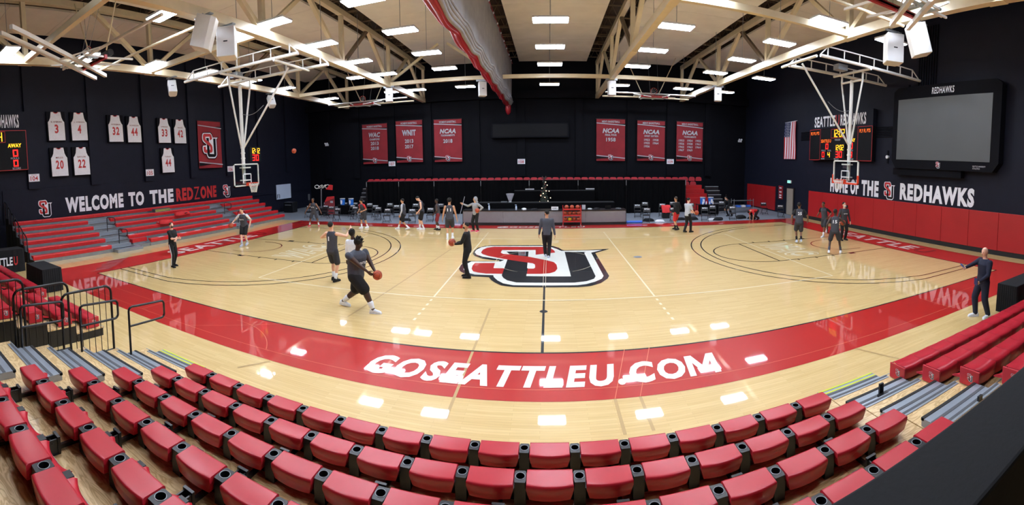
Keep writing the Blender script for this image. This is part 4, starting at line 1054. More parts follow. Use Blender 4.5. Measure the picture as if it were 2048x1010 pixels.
# ---------------------------------------------------------------- left bleachers: red benches on aluminium tiers
BXr = lambda i: -17.75 - .57 * i
BZ = lambda i: .36 + .265 * i
for i in range(6):
    t = thing('bleacher_tier', '%s grey aluminium tier from the court of the left-wall bleachers' % ORD[i + 1], 'bleachers', (0, 0, 0)); zt = BZ(i) - .2
    MB().box(max(BXr(i) - .54, XW_L + .17), BXr(i) + .02, -8.9, 9.4, zt - .03, zt).build('foot_deck', 'alu', t)
    for y0, y1 in ((-8.9, -2.5), (-2.48, 3.4), (3.42, 9.4)): MB().box(BXr(i), BXr(i) + .015, y0, y1, 0.0, zt - .03).build('riser', 'alu', t)
    for y in (-8.93, 9.4): MB().box(max(BXr(i) - .54, XW_L + .17), BXr(i), y, y + .03, 0, zt - .02).build('end_panel', 'black_plastic', t)
SECT = [[(-8.95, -4.85), (-2.45, 4.2), (5.45, 9.45)]] + [[(-8.95, -4.85), (-3.45, 4.2), (5.45, 9.45)]] * 4 + [[(-8.8, 9.35)]]
SN = ['left', 'middle', 'right']
for i in range(6):
    for j, (y0, y1) in enumerate(SECT[i]):
        lab = 'red bleacher bench, %s from the court, %s section of the left-wall bleachers' % (ROWN[i].replace('front row', 'first row'), SN[j]) if i < 5 else 'long unbroken red bench at the top of the left-wall bleachers'
        t = thing('bleacher_bench', lab, 'bench', (BXr(i), y0, BZ(i)), 0, 'red benches of the left-wall bleachers')
        n = max(1, round((y1 - y0) / .52)); w = (y1 - y0) / n
        me = MB().add([(.02, 0.003, -.185), (.03, .003, -.03), (.015, .003, 0), (-.235, .003, .0), (-.24, .003, -.04), (.02, w - .003, -.185), (.03, w - .003, -.03), (.015, w - .003, 0), (-.235, w - .003, 0), (-.24, w - .003, -.04)], [(0, 1, 6, 5), (1, 2, 7, 6), (2, 3, 8, 7), (3, 4, 9, 8), (0, 4, 3, 2, 1), (5, 6, 7, 8, 9), (0, 5, 9, 4)]).mesh('seat_module', 'bench_red')
        for q in range(n): link('seat_module', me, t, (0, w * q, 0))
t = thing('bleacher_bench', 'short low red bench beside the left aisle of the left-wall bleachers', 'bench', (-18.05, -3.4, .42)); MB().box(-.26, .02, 0, .46, -.18, 0).build('seat_module', 'bench_red', t); MB().box(-.26, .02, .465, .92, -.18, 0).build('seat_module', 'bench_red', t); MB().box(-.2, 0, .05, .87, -.26, -.18).build('core', 'alu', t)
for a, (y0, y1, nm) in enumerate(((-4.8, -3.5, 'left'), (4.25, 5.4, 'right'))):
    for i in range(6):
        t = thing('bleacher_step', '%s aluminium step from the court in the %s aisle of the left-wall bleachers' % (ORD[i + 1], nm), 'step', (BXr(i), y0, 0), 0, 'aluminium bleacher steps')
        zt = BZ(i) - .2
        if i == 0: MB().box(0.025, .42, 0.05, y1 - y0 + (.25 if a == 0 else 0), 0.0, zt * .9).build('tread', 'alu_light', t)
        else: MB().box(0.025, .3, 0.02, y1 - y0 - .02, BZ(i - 1) - .2, BZ(i - 1) - .07).build('tread', 'alu_light', t)
        MB().box(.02, .06, .02, y1 - y0 - .02, zt, zt + .008).build('nosing', 'rubber_black', t)
for x, y, i, lab in ((-19.3, -4.1, 2, 'upper black handrail in the left aisle of the left-wall bleachers'), (-18.2, -4.1, 0, 'lower black handrail in the left aisle of the left-wall bleachers'), (-19.3, 4.85, 2, 'upper black handrail in the right aisle of the left-wall bleachers'), (-18.2, 4.95, 0, 'lower black handrail in the right aisle of the left-wall bleachers')):
    t = grab_rail(x, y, BZ(i) - .2, lab, .88, .45); t.rotation_euler = (0, 0, -.9)
t = thing('folded_step', 'grey step unit with yellow stripes lying on the fifth bleacher bench', 'step', (-20.3, -.3, BZ(4)))
MB().box(-.05, .25, 0, 1.15, .0, .20).build('body', 'grip_grey', t)
for z in (.05, .12): MB().box(.25, .256, .02, 1.13, z, z + .025).build('yellow_strip', 'yellow_strip', t)
def heap(name, label, cat, loc, dims, mt, seed, parent_z=0, extra=None):
    rnd = random.Random(seed); t = thing(name, label, cat, loc); m = MB(); n = 18; mm = 9; vs = []; fs = []
    ph = [rnd.uniform(0, 6) for _ in range(6)]
    for j in range(mm + 1):
        q = j / mm
        for i in range(n):
            a = 2 * PI * i / n; r = math.cos(q * PI / 2) ** .6 * (1 + .18 * math.sin(2 * a + ph[0]) + .13 * math.sin(3 * a + ph[1] + 3 * q) + .09 * math.sin(5 * a + ph[2]))
            vs.append((dims[0] * r * math.cos(a), dims[1] * r * math.sin(a), dims[2] * (math.sin(q * PI / 2) * (1 + .12 * math.sin(3 * a + ph[3]) * math.cos(q * PI / 2)))))
    for j in range(mm):
        for i in range(n): fs.append((j * n + i, j * n + (i + 1) % n, (j + 1) * n + (i + 1) % n, (j + 1) * n + i))
    m.add(vs, fs, 0, True); m.build('folded_cloth', mt, t)
    pts = [(dims[0] * .8 * math.cos(a), dims[1] * .8 * math.sin(a), dims[2] * (.45 + .1 * math.sin(3 * a))) for a in [PI * .2 * i for i in range(8)]]
    MB().tube(pts, .025, 6).build('rolled_edge', extra or mt, t)
    return t
heap('clothes_pile', 'crumpled red and white jacket on the third bleacher bench', 'clothes', (-18.9, -.55, BZ(2)), (.28, .55, .2), 'cloth_red', 3, 0, 'cloth_white')
heap('clothes_pile', 'red jacket with a black collar on the fourth bleacher bench', 'clothes', (-19.5, 1.35, BZ(3)), (.28, .6, .22), 'cloth_red', 5, 0, 'black_cloth')
PA = [(-17.85, -5.2, BZ(0), 'first bench of the left section'), (-18.45, -3.2, BZ(1), 'second bench beside the left aisle'), (-17.85, -1.7, BZ(0), 'first bench left of the man in black'), (-17.85, -.1, BZ(0), 'first bench just right of the man in black'), (-17.85, 1.0, BZ(0), 'first bench in mid-section'), (-17.85, 2.3, BZ(0), 'first bench, third from the right aisle'), (-17.85, 3.3, BZ(0), 'first bench, second from the right aisle'), (-17.85, 4.0, BZ(0), 'first bench beside the right aisle'), (-17.85, 5.75, BZ(0), 'first bench of the right section')]
for x, y, z, w in PA:
    t = thing('paper_sheet', 'white paper sheet on the %s, left bleachers' % w, 'paper', (x, y, z), 0, 'paper sheets on the left bleachers'); MB().box(-.11, .11, -.17, .17, .001, .004).build('sheet', 'paper_white', t); MB().box(-.07, .07, -.12, .12, .0045, .005).build('print', 'print_grey', t)
# ---------------------------------------------------------------- far side: curtain, seat row above it, scorer's table, chairs, clutter
YC = 14.15
t = thing('pipe_and_drape', 'long black curtain hanging along the far side below the red seats', 'curtain', (0, 0, 0))
def drape(x0, x1, y, z0, z1, amp=.05, per=.42):
    n = int((x1 - x0) / .06); vs = []
    for i in range(n + 1):
        x = x0 + (x1 - x0) * i / n; q = amp * math.sin(2 * PI * x / per) + .02 * math.sin(x * 3.1)
        vs += [(x, y + q * .6, z1), (x, y + q, z0)]
    return MB().add(vs, [(2 * i, 2 * i + 1, 2 * i + 3, 2 * i + 2) for i in range(n)], 0, True)
xs = [-13.3, -10.7, -8.0, -4.6, -1.2, 2.2, 5.6, 10.0]
for a, b in zip(xs[:-1], xs[1:]): drape(a, b - .02, YC, .02, 2.36).build('drape_panel', 'black_cloth_deep', t)
for x in xs: MB().cyl((x, YC - .08, .0), (x, YC - .08, 2.42), .022, 8).build('pole', 'black_metal', t); MB().cyl((x, YC - .08, 2.0), (x, YC - .08, 2.36), .026, 8).build('pole_tape', 'galv', t)
MB().cyl((-13.3, YC - .04, 2.38), (10.0, YC - .04, 2.38), .02, 8).build('top_rail', 'black_metal', t)
MB().cyl((10.0, YC, 0), (10.0, YC, 2.42), .03, 8).build('end_pole', 'galv', t)
sm = MB()
prof = [(-.17, 0), (-.18, .1), (-.15, .2), (-.08, .235), (.08, .235), (.15, .2), (.18, .1), (.17, 0)]
sm.prism(prof, FR((0, 0, 0), (1, 0, 0), (0, 0, 1)), -.03, .03); bme = sm.mesh('seat_back', 'far_seat_red')
pme = MB().box(-.19, .19, -.3, -.032, .0, .05).mesh('seat_pan', 'far_seat_red')
nfar = 46
for i in range(nfar):
    x = -13.15 + 23.0 * i / (nfar - 1)
    t = thing('far_stadium_seat', 'red seat back showing above the black curtain, %s from its left end' % ordn(i + 1), 'seat', (x, YC + .45, 2.38), 0, 'red seats above the black curtain')
    b_ = link('seat_back', bme, t); b_.scale = (1.32, 1, .75); link('seat_pan', pme, t)
t = thing('retracted_bleacher', 'dark retracted bleacher stand behind the black curtain', 'bleachers', (0, 0, 0)); MB().box(-13.5, 10.05, YC + .2, 17.6, 0, 2.32).build('body', 'black_plastic', t); MB().box(-13.4, 10.0, YC + .3, YC + .7, 2.32, 2.38).build('seat_rail', 'black_metal', t)
t = thing('bleacher_end_block', 'red tiered bleacher end with seats right of the black curtain', 'bleachers', (0, 0, 0))
for j in range(4): MB().box(10.12, 11.9 - .1 * j, YC + .3 * j - .05, YC + .3 * j + .24, .0, 1.05 + .3 * j).build('riser_panel', 'wall_pad_red', t)
for k, (x, z, y) in enumerate(((10.35, 2.25, 1.2), (10.9, 2.25, 1.2), (11.45, 2.25, 1.2), (10.35, 1.92, .9), (10.9, 1.92, .9))):
    o = MB().prism([(p[0] * 1.35, p[1] * 1.3) for p in prof], FR((x, YC + y, z), (1, 0, 0), (0, 0, 1)), -.04, .04).build('seat_back', 'far_seat_red', t)
t = thing('stair_flight', 'dark bleacher stair with pale tread edges right of the red seats', 'stairs', (12.15, YC, 0))
for j in range(6): MB().box(0, 1.1, .3 * j, .3 * j + .3, 0, .3 * (j + 1)).build('step', 'dark_metal', t); MB().box(0, 1.1, .3 * j - .01, .3 * j + .02, .3 * (j + 1) - .03, .3 * (j + 1) + .005).build('tread_edge', 'print_grey', t)
MB().cyl((1.12, 0, .3), (1.12, 0, 1.3), .02, 6).build('rail_post', 'black_metal', t)
# scorer's table
t = thing('scorers_table', "long scorer's table with a grey front panel on the far sideline", 'table', (-.12, 9.25, 0))
for i in range(4):
    x0 = -4.75 + 2.38 * i
    bevel(MB().box(x0 + .004, x0 + 2.376, -.42, -.36, .16, .83).build('front_panel', 'grey_panel', t), .008)
MB().box(-4.75, 4.77, -.45, .42, .83, .88).build('table_top', 'black_plastic', t); MB().box(-4.75, 4.77, -.44, .38, 0.0, .16).build('base', 'rubber_black', t)
for x in (-4.75, 4.74): MB().box(x, x + .03, -.42, .4, .16, .83).build('side_panel', 'black_plastic', t)
mb = MB(); text(mb, 'FORD', FR((0, 0, 0), (1, 0, 0), (0, 0, 1)), 0, 0, .1, .1) if False else None
def bottle(x, y, z, label, mt='paper_white', h=.28):
    t = thing('spray_bottle', label, 'bottle', (x, y, z)); MB().cyl((0, 0, 0), (0, 0, h * .6), .05, 12).cyl((0, 0, h * .6), (0, 0, h * .75), .05, 12, .018).build('body', mt, t)
    MB().cyl((0, 0, h * .75), (0, 0, h * .9), .018, 8).build('neck', 'cooler_blue', t); MB().box(-.07, .03, -.015, .015, h * .88, h).build('trigger', mt, t)
bottle(-3.35, 9.2, .88, 'tall white spray bottle on the scorer\'s table beside the grey hoodie player', 'whiteboard', .36); bottle(-1.75, 9.15, .88, 'small white spray bottle in the middle of the scorer\'s table', 'whiteboard', .3)
def laptop(x, y, z, label, rz=0):
    t = thing('laptop', label, 'laptop', (x, y, z), rz); MB().box(-.17, .17, -.12, .12, 0, .02).build('base', 'dark_metal', t); MB().obox((0, -.15, .11), (.17, 0, 0), (0, .012, -.0), (0, -.03, .1)).build('lid', 'black_metal', t); MB().box(-.15, .15, -.1, .05, .02, .022).build('keyboard', 'grip_grey', t)
for x, lab in ((-4.2, 'black laptop at the left end of the scorer\'s table'), (.45, 'black laptop behind the man in the grey pullover'), (3.62, 'black laptop right of the ball rack')): laptop(x, 9.3, .88, lab)
for x, w_, h_, mt, lab in ((-1.3, .15, .09, 'paper_white', 'crumpled white towel left of centre'), (-.7, .2, .06, 'black_cloth', 'folded black cloth left of centre'), (2.55, .11, .06, 'paper_white', 'small white towel right of the ball rack'), (2.95, .17, .08, 'black_cloth', 'black cloth heap right of the ball rack'), (4.25, .15, .06, 'grip_grey', 'grey cloth at the right end')):
    heap('table_towel', lab + " of the scorer's table" if 'end' in lab else lab + " on the scorer's table", 'towel', (x, 9.25, .88), (w_, .14, h_), mt, int(x * 10) + 50)
t = thing('tissue_box', 'pale box standing right of the ball rack on the scorer\'s table', 'box', (2.2, 9.35, .88)); bevel(MB().box(-.1, .1, -.08, .08, 0, .24).build('carton', 'print_grey', t), .006); MB().box(-.06, .06, -.03, .03, .24, .26).build('slot', 'dark_metal', t)
t = thing('name_card', 'small white card with letters at the middle of the scorer\'s table', 'sign', (.5, 9.0, .88)); MB().obox((0, 0, .09), (.2, 0, 0), (0, .01, 0), (0, .01, .09)).build('card', 'paper_white', t)
mb = MB(); text(mb, 'FORD', FR((0, -.013, 0), (1, 0, 0), (0, 0, 1)), -.15, .04, .3, .1, .004, 0, .02); mb.build('lettering', 'print_black', t)
def plain_table(x0, x1, y0, y1, z1, label):
    t = thing('folding_table', label, 'table', ((x0 + x1) / 2, (y0 + y1) / 2, 0)); a, b = (x1 - x0) / 2, (y1 - y0) / 2
    bevel(MB().box(-a, a, -b, b, z1 - .05, z1).build('table_top', 'black_cloth', t), .008)
    MB().box(-a, a, -b, -b + .01, .05, z1 - .05).build('front_cloth', 'black_cloth_deep', t)
    for sx in (-1, 1):
        for sy in (-1, 1): MB().cyl((sx * (a - .1), sy * (b - .08), 0), (sx * (a - .1), sy * (b - .08), z1 - .05), .018, 8).build('leg', 'dark_metal', t)
    return t
plain_table(-4.4, 4.4, 11.7, 12.4, 1.05, 'long black media table behind the scorer\'s table')
plain_table(-2.2, 3.3, 13.5, 13.95, 1.7, 'raised black broadcast table in front of the curtain')
for x, lab in ((-1.15, 'left'), (3.0, 'right')):
    t = thing('monitor', 'small pale-edged monitor on the broadcast table, %s one' % lab, 'monitor', (x, 13.7, 1.7)); MB().box(-.3, .3, -.02, .02, .04, .12).build('screen_edge', 'print_grey', t); MB().box(-.05, .05, -.05, .05, 0, .04).build('stand', 'dark_metal', t)
t = thing('trophy_stand', 'flared silvery stand on the media table left of the Christmas tree', 'stand', (-2.35, 12.0, 1.05)); MB().cyl((0, 0, 0), (0, 0, .1), .12, 12, .09).build('foot', 'galv', t); MB().cyl((0, 0, .1), (0, 0, .55), .1, 14, .27).build('bowl', 'print_grey', t); MB().box(-.6, -.2, -.1, .1, 0, .05).build('tray', 'galv', t)
# Christmas tree
t = thing('christmas_tree', "dark Christmas tree with small lights behind the scorer's table", 'tree', (-.15, 12.93, 0))
MB().cyl((0, 0, 0), (0, 0, .6), .05, 8).build('trunk', 'brown_steel', t); MB().cyl((0, 0, 0), (0, 0, .12), .22, 12, .12).build('stand', 'dark_metal', t)
rnd = random.Random(2); m = MB()
for j in range(17):
    z = .45 + 2.0 * j / 17; R0 = (.5) * (1 - j / 17.5)
    for i in range(max(7, int(26 * (1 - j / 19)))):
        a = rnd.uniform(0, 2 * PI); r = R0 * rnd.uniform(.85, 1.02); d = Vector((math.cos(a), math.sin(a), 0)); sd = Vector((-d.y, d.x, 0)); z0 = z + .12
        tip = d * r + Vector((0, 0, z0 - .16)); rt = Vector((0, 0, z0)); md = d * r * .6 + Vector((0, 0, z0 - .03))
        m.add([rt, md + sd * .07, tip, md - sd * .07, md + Vector((0, 0, .05))], [(0, 1, 4), (0, 4, 3), (1, 2, 4), (4, 2, 3)])
o = m.build('foliage', 'tree_green', t); o['kind'] = 'stuff'
me = MB().ell((0, 0, 0), .028, .028, .028, 8, 5).mesh('light_bulb', 'ornament_glow')
for k, (dx, z) in enumerate(((.2, 2.1), (.13, 1.72), (.33, 1.7), (-.06, 1.55), (-.22, 1.4), (.42, 1.25), (.05, 1.3), (-.3, 1.0), (.25, 1.05), (-.05, .95), (.1, 2.3), (-.15, 1.9))): link('light_bulb', me, t, (dx, -math.sqrt(max(.01, ((.5) * (1 - (z - .45) / 2.05)) ** 2 - dx * dx)) * .9, z))
mat('bauble_red', (120, 50, 36), .3, var=.05); me = MB().ell((0, 0, 0), .035, .035, .035, 8, 6).mesh('bauble', 'bauble_red')
for k in range(26):
    z = rnd.uniform(.6, 2.2); R0 = (.5) * (1 - (z - .45) / 2.05); a = rnd.uniform(PI * 1.05, PI * 1.95); link('bauble', me, t, (R0 * math.cos(a), R0 * math.sin(a), z))
m = MB()
for s in (-1, 1): m.tube([(0, 0, 2.5), (s * .12, 0, 2.68), (s * .2, 0, 2.58), (s * .03, 0, 2.5), (s * .1, -.02, 2.3)], .03, 6)
m.build('bow', 'black_plastic', t)
# ball rack
t = thing('ball_rack', "red wheeled ball rack in front of the scorer's table", 'rack', (1.45, 8.3, 0))
for z in (.28, .62, .96): MB().box(-.5, .5, -.2, .2, z, z + .03).build('shelf', 'wall_pad_red', t); MB().box(-.5, .5, -.21, -.19, z, z + .08).build('shelf_lip', 'wall_pad_red', t)
for sx in (-1, 1):
    for sy in (-1, 1): MB().bar((sx * .5, sy * .2, .1), (sx * .5, sy * .2, 1.2 if sy > 0 else 1.1), .035).build('upright', 'wall_pad_red', t); MB().cyl((sx * .5 - .015, sy * .2, .05), (sx * .5 + .015, sy * .2, .05), .05, 12).build('caster', 'print_grey', t)
def ball_mesh():
    r = .121; m = MB(); m.ell((0, 0, 0), r, r, r, 24, 16); body = m.mesh('cover', 'ball_orange')
    s = MB()
    for ax, ay in (((1, 0, 0), (0, 1, 0)), ((1, 0, 0), (0, 0, 1))): ring(s, (0, 0, 0), r, .004, 28, ax, ay)
    for q in (-1, 1):
        pts = []
        for i in range(24):
            a = 2 * PI * i / 24; p = Vector((.62 * math.cos(a), q * (.55 + .22 * math.cos(2 * a)), .78 * math.sin(a))).normalized() * r; pts.append(p)
        s.tube(pts, .004, 5, closed=True)
    return body, s.mesh('seam', 'rubber_black')
BALL = ball_mesh(); BALLY = MB().ell((0, 0, 0), .121, .121, .121, 24, 16).mesh('cover', 'ball_yellow')
def ball(x, y, z, label, yellow=False, group=None, rot=(.3, .5, .2)):
    t = thing('basketball', label, 'ball', (x, y, z), 0, group); t.rotation_euler = rot; link('cover', BALLY if yellow else BALL[0], t); link('seam', BALL[1], t); return t
for zi, (z, row) in enumerate(((1.11, 'top'), (.77, 'middle'), (.43, 'bottom'))):
    for i in range(3 if zi == 0 else 4):
        x = 1.45 + ((-.3, 0, .32)[i] if zi == 0 else (-.369, -.123, .123, .369)[i]); yel = zi == 2 and i == 1
        ball(x, 8.3, z, 'yellow basketball on the bottom shelf of the red rack' if yel else 'orange basketball on the %s shelf of the red rack, %s from the left' % (row, ORD[i + 1]), yel, 'basketballs on the red rack', (0, 0, zi + i))
ball(-11.7, 2.0, 4.5, 'orange basketball in mid-air right of the left basket')
# folding chairs
def chair_proto():
    t = thing('folding_chair', 'x', 'chair', (0, 0, 0), 0, 'black folding chairs along the far sideline')
    bevel(MB().box(-.2, .2, -.2, .18, .42, .46).build('seat', 'black_plastic', t), .012)
    b = bevel(MB().add([(-.21, .19, .62), (.21, .19, .62), (.21, .25, .84), (-.21, .25, .84), (-.21, .21, .62), (.21, .21, .62), (.21, .27, .84), (-.21, .27, .84)], [(0, 1, 2, 3), (4, 7, 6, 5), (0, 4, 5, 1), (2, 6, 7, 3), (0, 3, 7, 4), (1, 5, 6, 2)]).build('backrest', 'black_plastic', t), .01)
    f = FR((0, .236, .79), (1, 0, 0), (0, .262, .965)); mb = MB(); text(mb, 'SEATTLE U', f, -.16, -.045, .32, .085, .007, 0, .045, 0, 1.02); mb.build('lettering', 'print_white', b)
    for s in (-1, 1):
        MB().tube([(s * .21, -.24, .0), (s * .21, .12, .45), (s * .21, .27, .86)], .013, 6).build('front_leg', 'dark_metal', t)
        MB().tube([(s * .19, .3, .0), (s * .19, -.12, .42)], .013, 6).build('rear_leg', 'dark_metal', t)
    MB().cyl((-.21, -.17, .09), (.21, -.17, .09), .01, 6).build('front_stretcher', 'dark_metal', t); MB().cyl((-.19, .22, .09), (.19, .22, .09), .01, 6).build('rear_stretcher', 'dark_metal', t)
    return t
CH = [(-16.44, 10.6), (-15.2, 9.4), (-16.52, 13.2), (-15.3, 11.0), (-14.45, 10.38), (-13.43, 9.35), (-14.9, 13.3), (-14.0, 13.3), (-13.35, 11.48), (-12.59, 10.3), (-11.57, 9.4), (-12.59, 12.89), (-11.61, 11.6), (-10.86, 10.3), (-9.86, 9.4), (-11.06, 13.01), (-10.04, 11.71), (-8.18, 9.4), (-9.04, 12.79), (-7.22, 10.1), (-7.2, 12.87), (5.95, 11.76), (6.76, 13.2), (6.01, 9.5), (7.7, 12.07), (8.79, 13.2), (7.71, 9.4), (9.79, 12.08), (9.76, 9.4), (10.66, 10.3), (12.44, 13.0), (11.7, 9.45), (15.19, 11.53), (15.37, 9.5)]
rows = [('front', 9.0, 9.9), ('second', 9.9, 11.2), ('third', 11.2, 12.4), ('back', 12.4, 14)]
pc = chair_proto(); first = True
for side, lo, hi in (('left', -20, 0), ('right', 0, 20)):
    for rn, a, b in rows:
        for i, (x, y) in enumerate(sorted(p for p in CH if lo < p[0] < hi and a <= p[1] < b)):
            o = pc if first else copy_tree(pc); first = False
            o.location = (x, y, 0.001); o.rotation_euler = (0, 0, random.uniform(-.15, .15) + .2 * (1 if x < 0 else -1)); o['label'] = 'black folding chair, %s from left in the %s row %s of the scorer\'s table' % (ORD[i + 1], rn, side)
# coolers, backpacks, towels, foam roller, ball return machine
def cooler(x, y, z, label):
    t = thing('drink_cooler', label, 'cooler', (x, y, z)); MB().cyl((0, 0, 0), (0, 0, .42), .17, 16, .19).build('tank', 'cooler_blue', t); MB().cyl((0, 0, .42), (0, 0, .48), .2, 16).build('lid', 'print_grey', t); MB().box(-.03, .03, -.24, -.17, .06, .12).build('tap', 'print_white', t); MB().flat([(-.07, .1), (.07, .14), (.07, .34), (-.07, .36)], FR((0, -.195, 0), (1, 0, 0), (0, 0, 1)), .003).build('mark', 'print_white', t)
def stand_table(x, y, w, z, label):
    t = thing('drinks_table', label, 'table', (x, y, 0)); MB().box(-w / 2, w / 2, -.3, .3, z - .04, z).build('table_top', 'black_plastic', t)
    MB().box(-w / 2, w / 2, -.3, -.29, .1, z - .04).build('front_cloth', 'black_cloth_deep', t)
    for s in (-1, 1):
        for q in (-.25, .25): MB().bar((s * (w / 2 - .05), q, 0), (s * (w / 2 - .05), q, z - .04), .035).build('leg', 'dark_metal', t)
stand_table(-14.1, 12.35, 1.3, .8, 'small black drinks table under the left pair of coolers'); cooler(-14.48, 12.3, .8, 'left blue drink cooler on the left drinks table'); cooler(-13.78, 12.3, .8, 'right blue drink cooler on the left drinks table')
stand_table(10.9, 12.0, 1.5, .8, 'small black drinks table under the right pair of coolers'); cooler(10.6, 12.08, .8, 'left blue drink cooler on the right drinks table'); cooler(11.2, 12.08, .8, 'right blue drink cooler on the right drinks table')
for i, (x, lab) in enumerate(((10.5, 'left'), (10.75, 'second'), (11.0, 'third'), (11.25, 'right'))):
    t = thing('water_bottle', '%s white water bottle at the front of the right drinks table' % lab, 'bottle', (x, 11.76, .8), 0, 'water bottles on the right drinks table'); MB().cyl((0, 0, 0), (0, 0, .2), .036, 10).build('body', 'paper_white', t); MB().cyl((0, 0, .2), (0, 0, .25), .02, 8).build('cap', 'cooler_blue', t)
t = thing('foam_roller', 'long blue foam roller on the floor at the right end of the scorer\'s table', 'foam roller', (5.2, 9.25, 0)); MB().cyl((-.45, 0, .08), (.48, 0, .08), .08, 16).build('roll', 'foam_blue', t)
for s in (-.45, .48): ring(MB(), (s, 0, .08), .06, .012, 16, (0, 1, 0), (0, 0, 1)).build('end_ring', 'cooler_blue', t)
BG = [(-8.9, 10.4, .3, 'black bag beside a chair left of the scorer\'s table', 'black_cloth'), (6.25, 9.95, .35, 'black bag in front of the first right-hand chair', 'black_cloth'), (8.4, 10.1, .32, 'black bag beside the red towel chair', 'black_cloth'), (9.2, 10.1, .38, 'black heap of clothes right of the two walking men', 'black_cloth'), (10.75, 9.55, .36, 'wide black bag heap in the right chair group', 'black_cloth'), (12.55, 10.0, .42, 'large black clothes heap near the crouching person', 'black_cloth'), (13.2, 9.6, .3, 'small black bag left of the crouching person', 'black_cloth'), (6.9, 9.55, .26, 'white crumpled towel on the floor by the right-hand chairs', 'cloth_white'), (10.35, 9.7, .24, 'white crumpled towel on the floor among the black bags', 'cloth_white')]
for i, (x, y, w_, lab, mt) in enumerate(BG): heap('duffel_bag' if mt == 'black_cloth' else 'floor_towel', lab, 'bag' if mt == 'black_cloth' else 'towel', (x, y, .001), (w_, w_ * .6, w_ * .55), mt, 100 + i)
t = thing('hung_towel', 'red towel draped over a folding chair right of the scorer\'s table', 'towel', (7.7, 11.2, 0)); vs = []
for i in range(9):
    q = i / 8; x = -.3 + .6 * q
    for (y, z) in ((-.28, .38), (-.26, .5), (-.05, .8), (.05, .86), (.12, .6)): vs.append((x + .03 * math.sin(9 * q), y + .02 * math.sin(14 * q), z + .015 * math.sin(11 * q)))
MB().add(vs, [(i * 5 + j, (i + 1) * 5 + j, (i + 1) * 5 + j + 1, i * 5 + j + 1) for i in range(8) for j in range(4)], 0, True).build('towel_cloth', 'cloth_red', t)
bevel(MB().box(-.22, .22, -.22, .2, .001, .44).build('stool', 'black_cloth', t), .02)
t = thing('ball_return_machine', 'folded ball-return machine with white net and red panel at the far left', 'machine', (-16.0, 12.2, 0))
MB().box(-.35, .35, -.3, .3, .12, .55).build('base', 'black_plastic', t)
for s in (-1, 1): MB().cyl((s * .3, -.25, .06), (s * .3, .25, .06), .06, 10).build('wheel', 'rubber_black', t)
MB().bar((-.25, 0, .5), (-.2, 0, 2.0), .06).build('mast', 'galv', t)
MB().prism([(.1, .1), (.95, .1), (.95, 1.45), (.35, 1.4), (.1, .9)], FR((0, -.1, 0), (1, 0, 0), (0, 0, 1)), -.03, .03).build('side_panel', 'banner_red_dull', t)
MB().prism([(.12, 1.0), (.95, 1.3), (.95, 1.45), (.35, 1.4)], FR((0, -.14, 0), (1, 0, 0), (0, 0, 1)), -.005, .005).build('panel_stripe', 'cloth_red', t)
MB().flat([(.62, .95), (.85, .95), (.85, 1.1), (.62, 1.1)], FR((0, -.15, 0), (1, 0, 0), (0, 0, 1)), .003).build('label_plate', 'print_grey', t)
m = MB()
for k in range(4): m.tube([(-.55 + .25 * k + .18 * math.cos(a), -.05 + .1 * k, 2.15 + .13 * math.sin(a + k)) for a in [2 * PI * i / 12 for i in range(12)]], .025, 5, closed=True)
m.build('folded_net', 'net_white', t)
MB().prism([(.2, 1.95), (.75, 1.9), (.8, 2.25), (.55, 2.3)], FR((0, 0, 0), (1, 0, 0), (0, 0, 1)), -.03, .03).build('pennant', 'cloth_red', t)
t = thing('equipment_stand', 'slim black floor stand near the whiteboard', 'stand', (-18.2, 13.6, 0)); MB().cyl((0, 0, 0), (0, 0, .05), .25, 14).build('foot', 'dark_metal', t); MB().cyl((0, 0, .05), (0, 0, 1.5), .02, 8).build('pole', 'black_metal', t); MB().box(-.06, .06, -.05, .05, 1.0, 1.5).build('head', 'grip_grey', t)
t = thing('black_case', 'black equipment case on the floor under the whiteboard', 'case', (-19.9, 13.4, .001)); bevel(MB().box(-.45, .45, -.35, .35, 0.02, .85).build('body', 'black_plastic', t), .03); MB().box(-.3, .3, -.36, -.35, .6, .66).build('latch', 'galv', t)
t = thing('serving_cart', 'low grey tubular cart with folded towels in the far right corner', 'cart', (14.3, 13.4, 0))
for z in (.35, .85): MB().box(-.8, .8, -.25, .25, z, z + .03).build('shelf', 'grip_grey', t)
for sx in (-.8, .8):
    for sy in (-.25, .25): MB().cyl((sx, sy, 0), (sx, sy, 1.0), .02, 8).build('post', 'galv', t)
for k, x in enumerate((-.5, -.1, .35)): MB().box(x, x + .3, -.18, .15, .38, .52).build('towel_stack', ('foam_blue', 'cloth_white', 'foam_blue')[k], t)
for x, lab, y in ((-13.55, 'left of the curtain', 13.9),):
    t = thing('stair_rack', 'dark stair unit with pale tread edges %s' % lab, 'stairs', (x - .6, y, 0))
    for j in range(6): MB().box(0, .55, .25 * j, .25 * j + .25, 0, .3 * (j + 1)).build('step', 'dark_metal', t); MB().box(.05, .5, .25 * j - .01, .25 * j + .02, .3 * (j + 1) - .04, .3 * (j + 1) + .005).build('tread_edge', 'print_grey', t)
t = thing('mop', 'white-handled dust mop leaning on the left end of the scorer\'s table', 'mop', (-5.1, 9.0, 0)); MB().cyl((-.1, -.1, .05), (.28, .3, 1.65), .014, 8).build('handle', 'print_grey', t); MB().box(-.35, .1, -.2, -.05, .0, .06).build('mop_head', 'whiteboard', t)
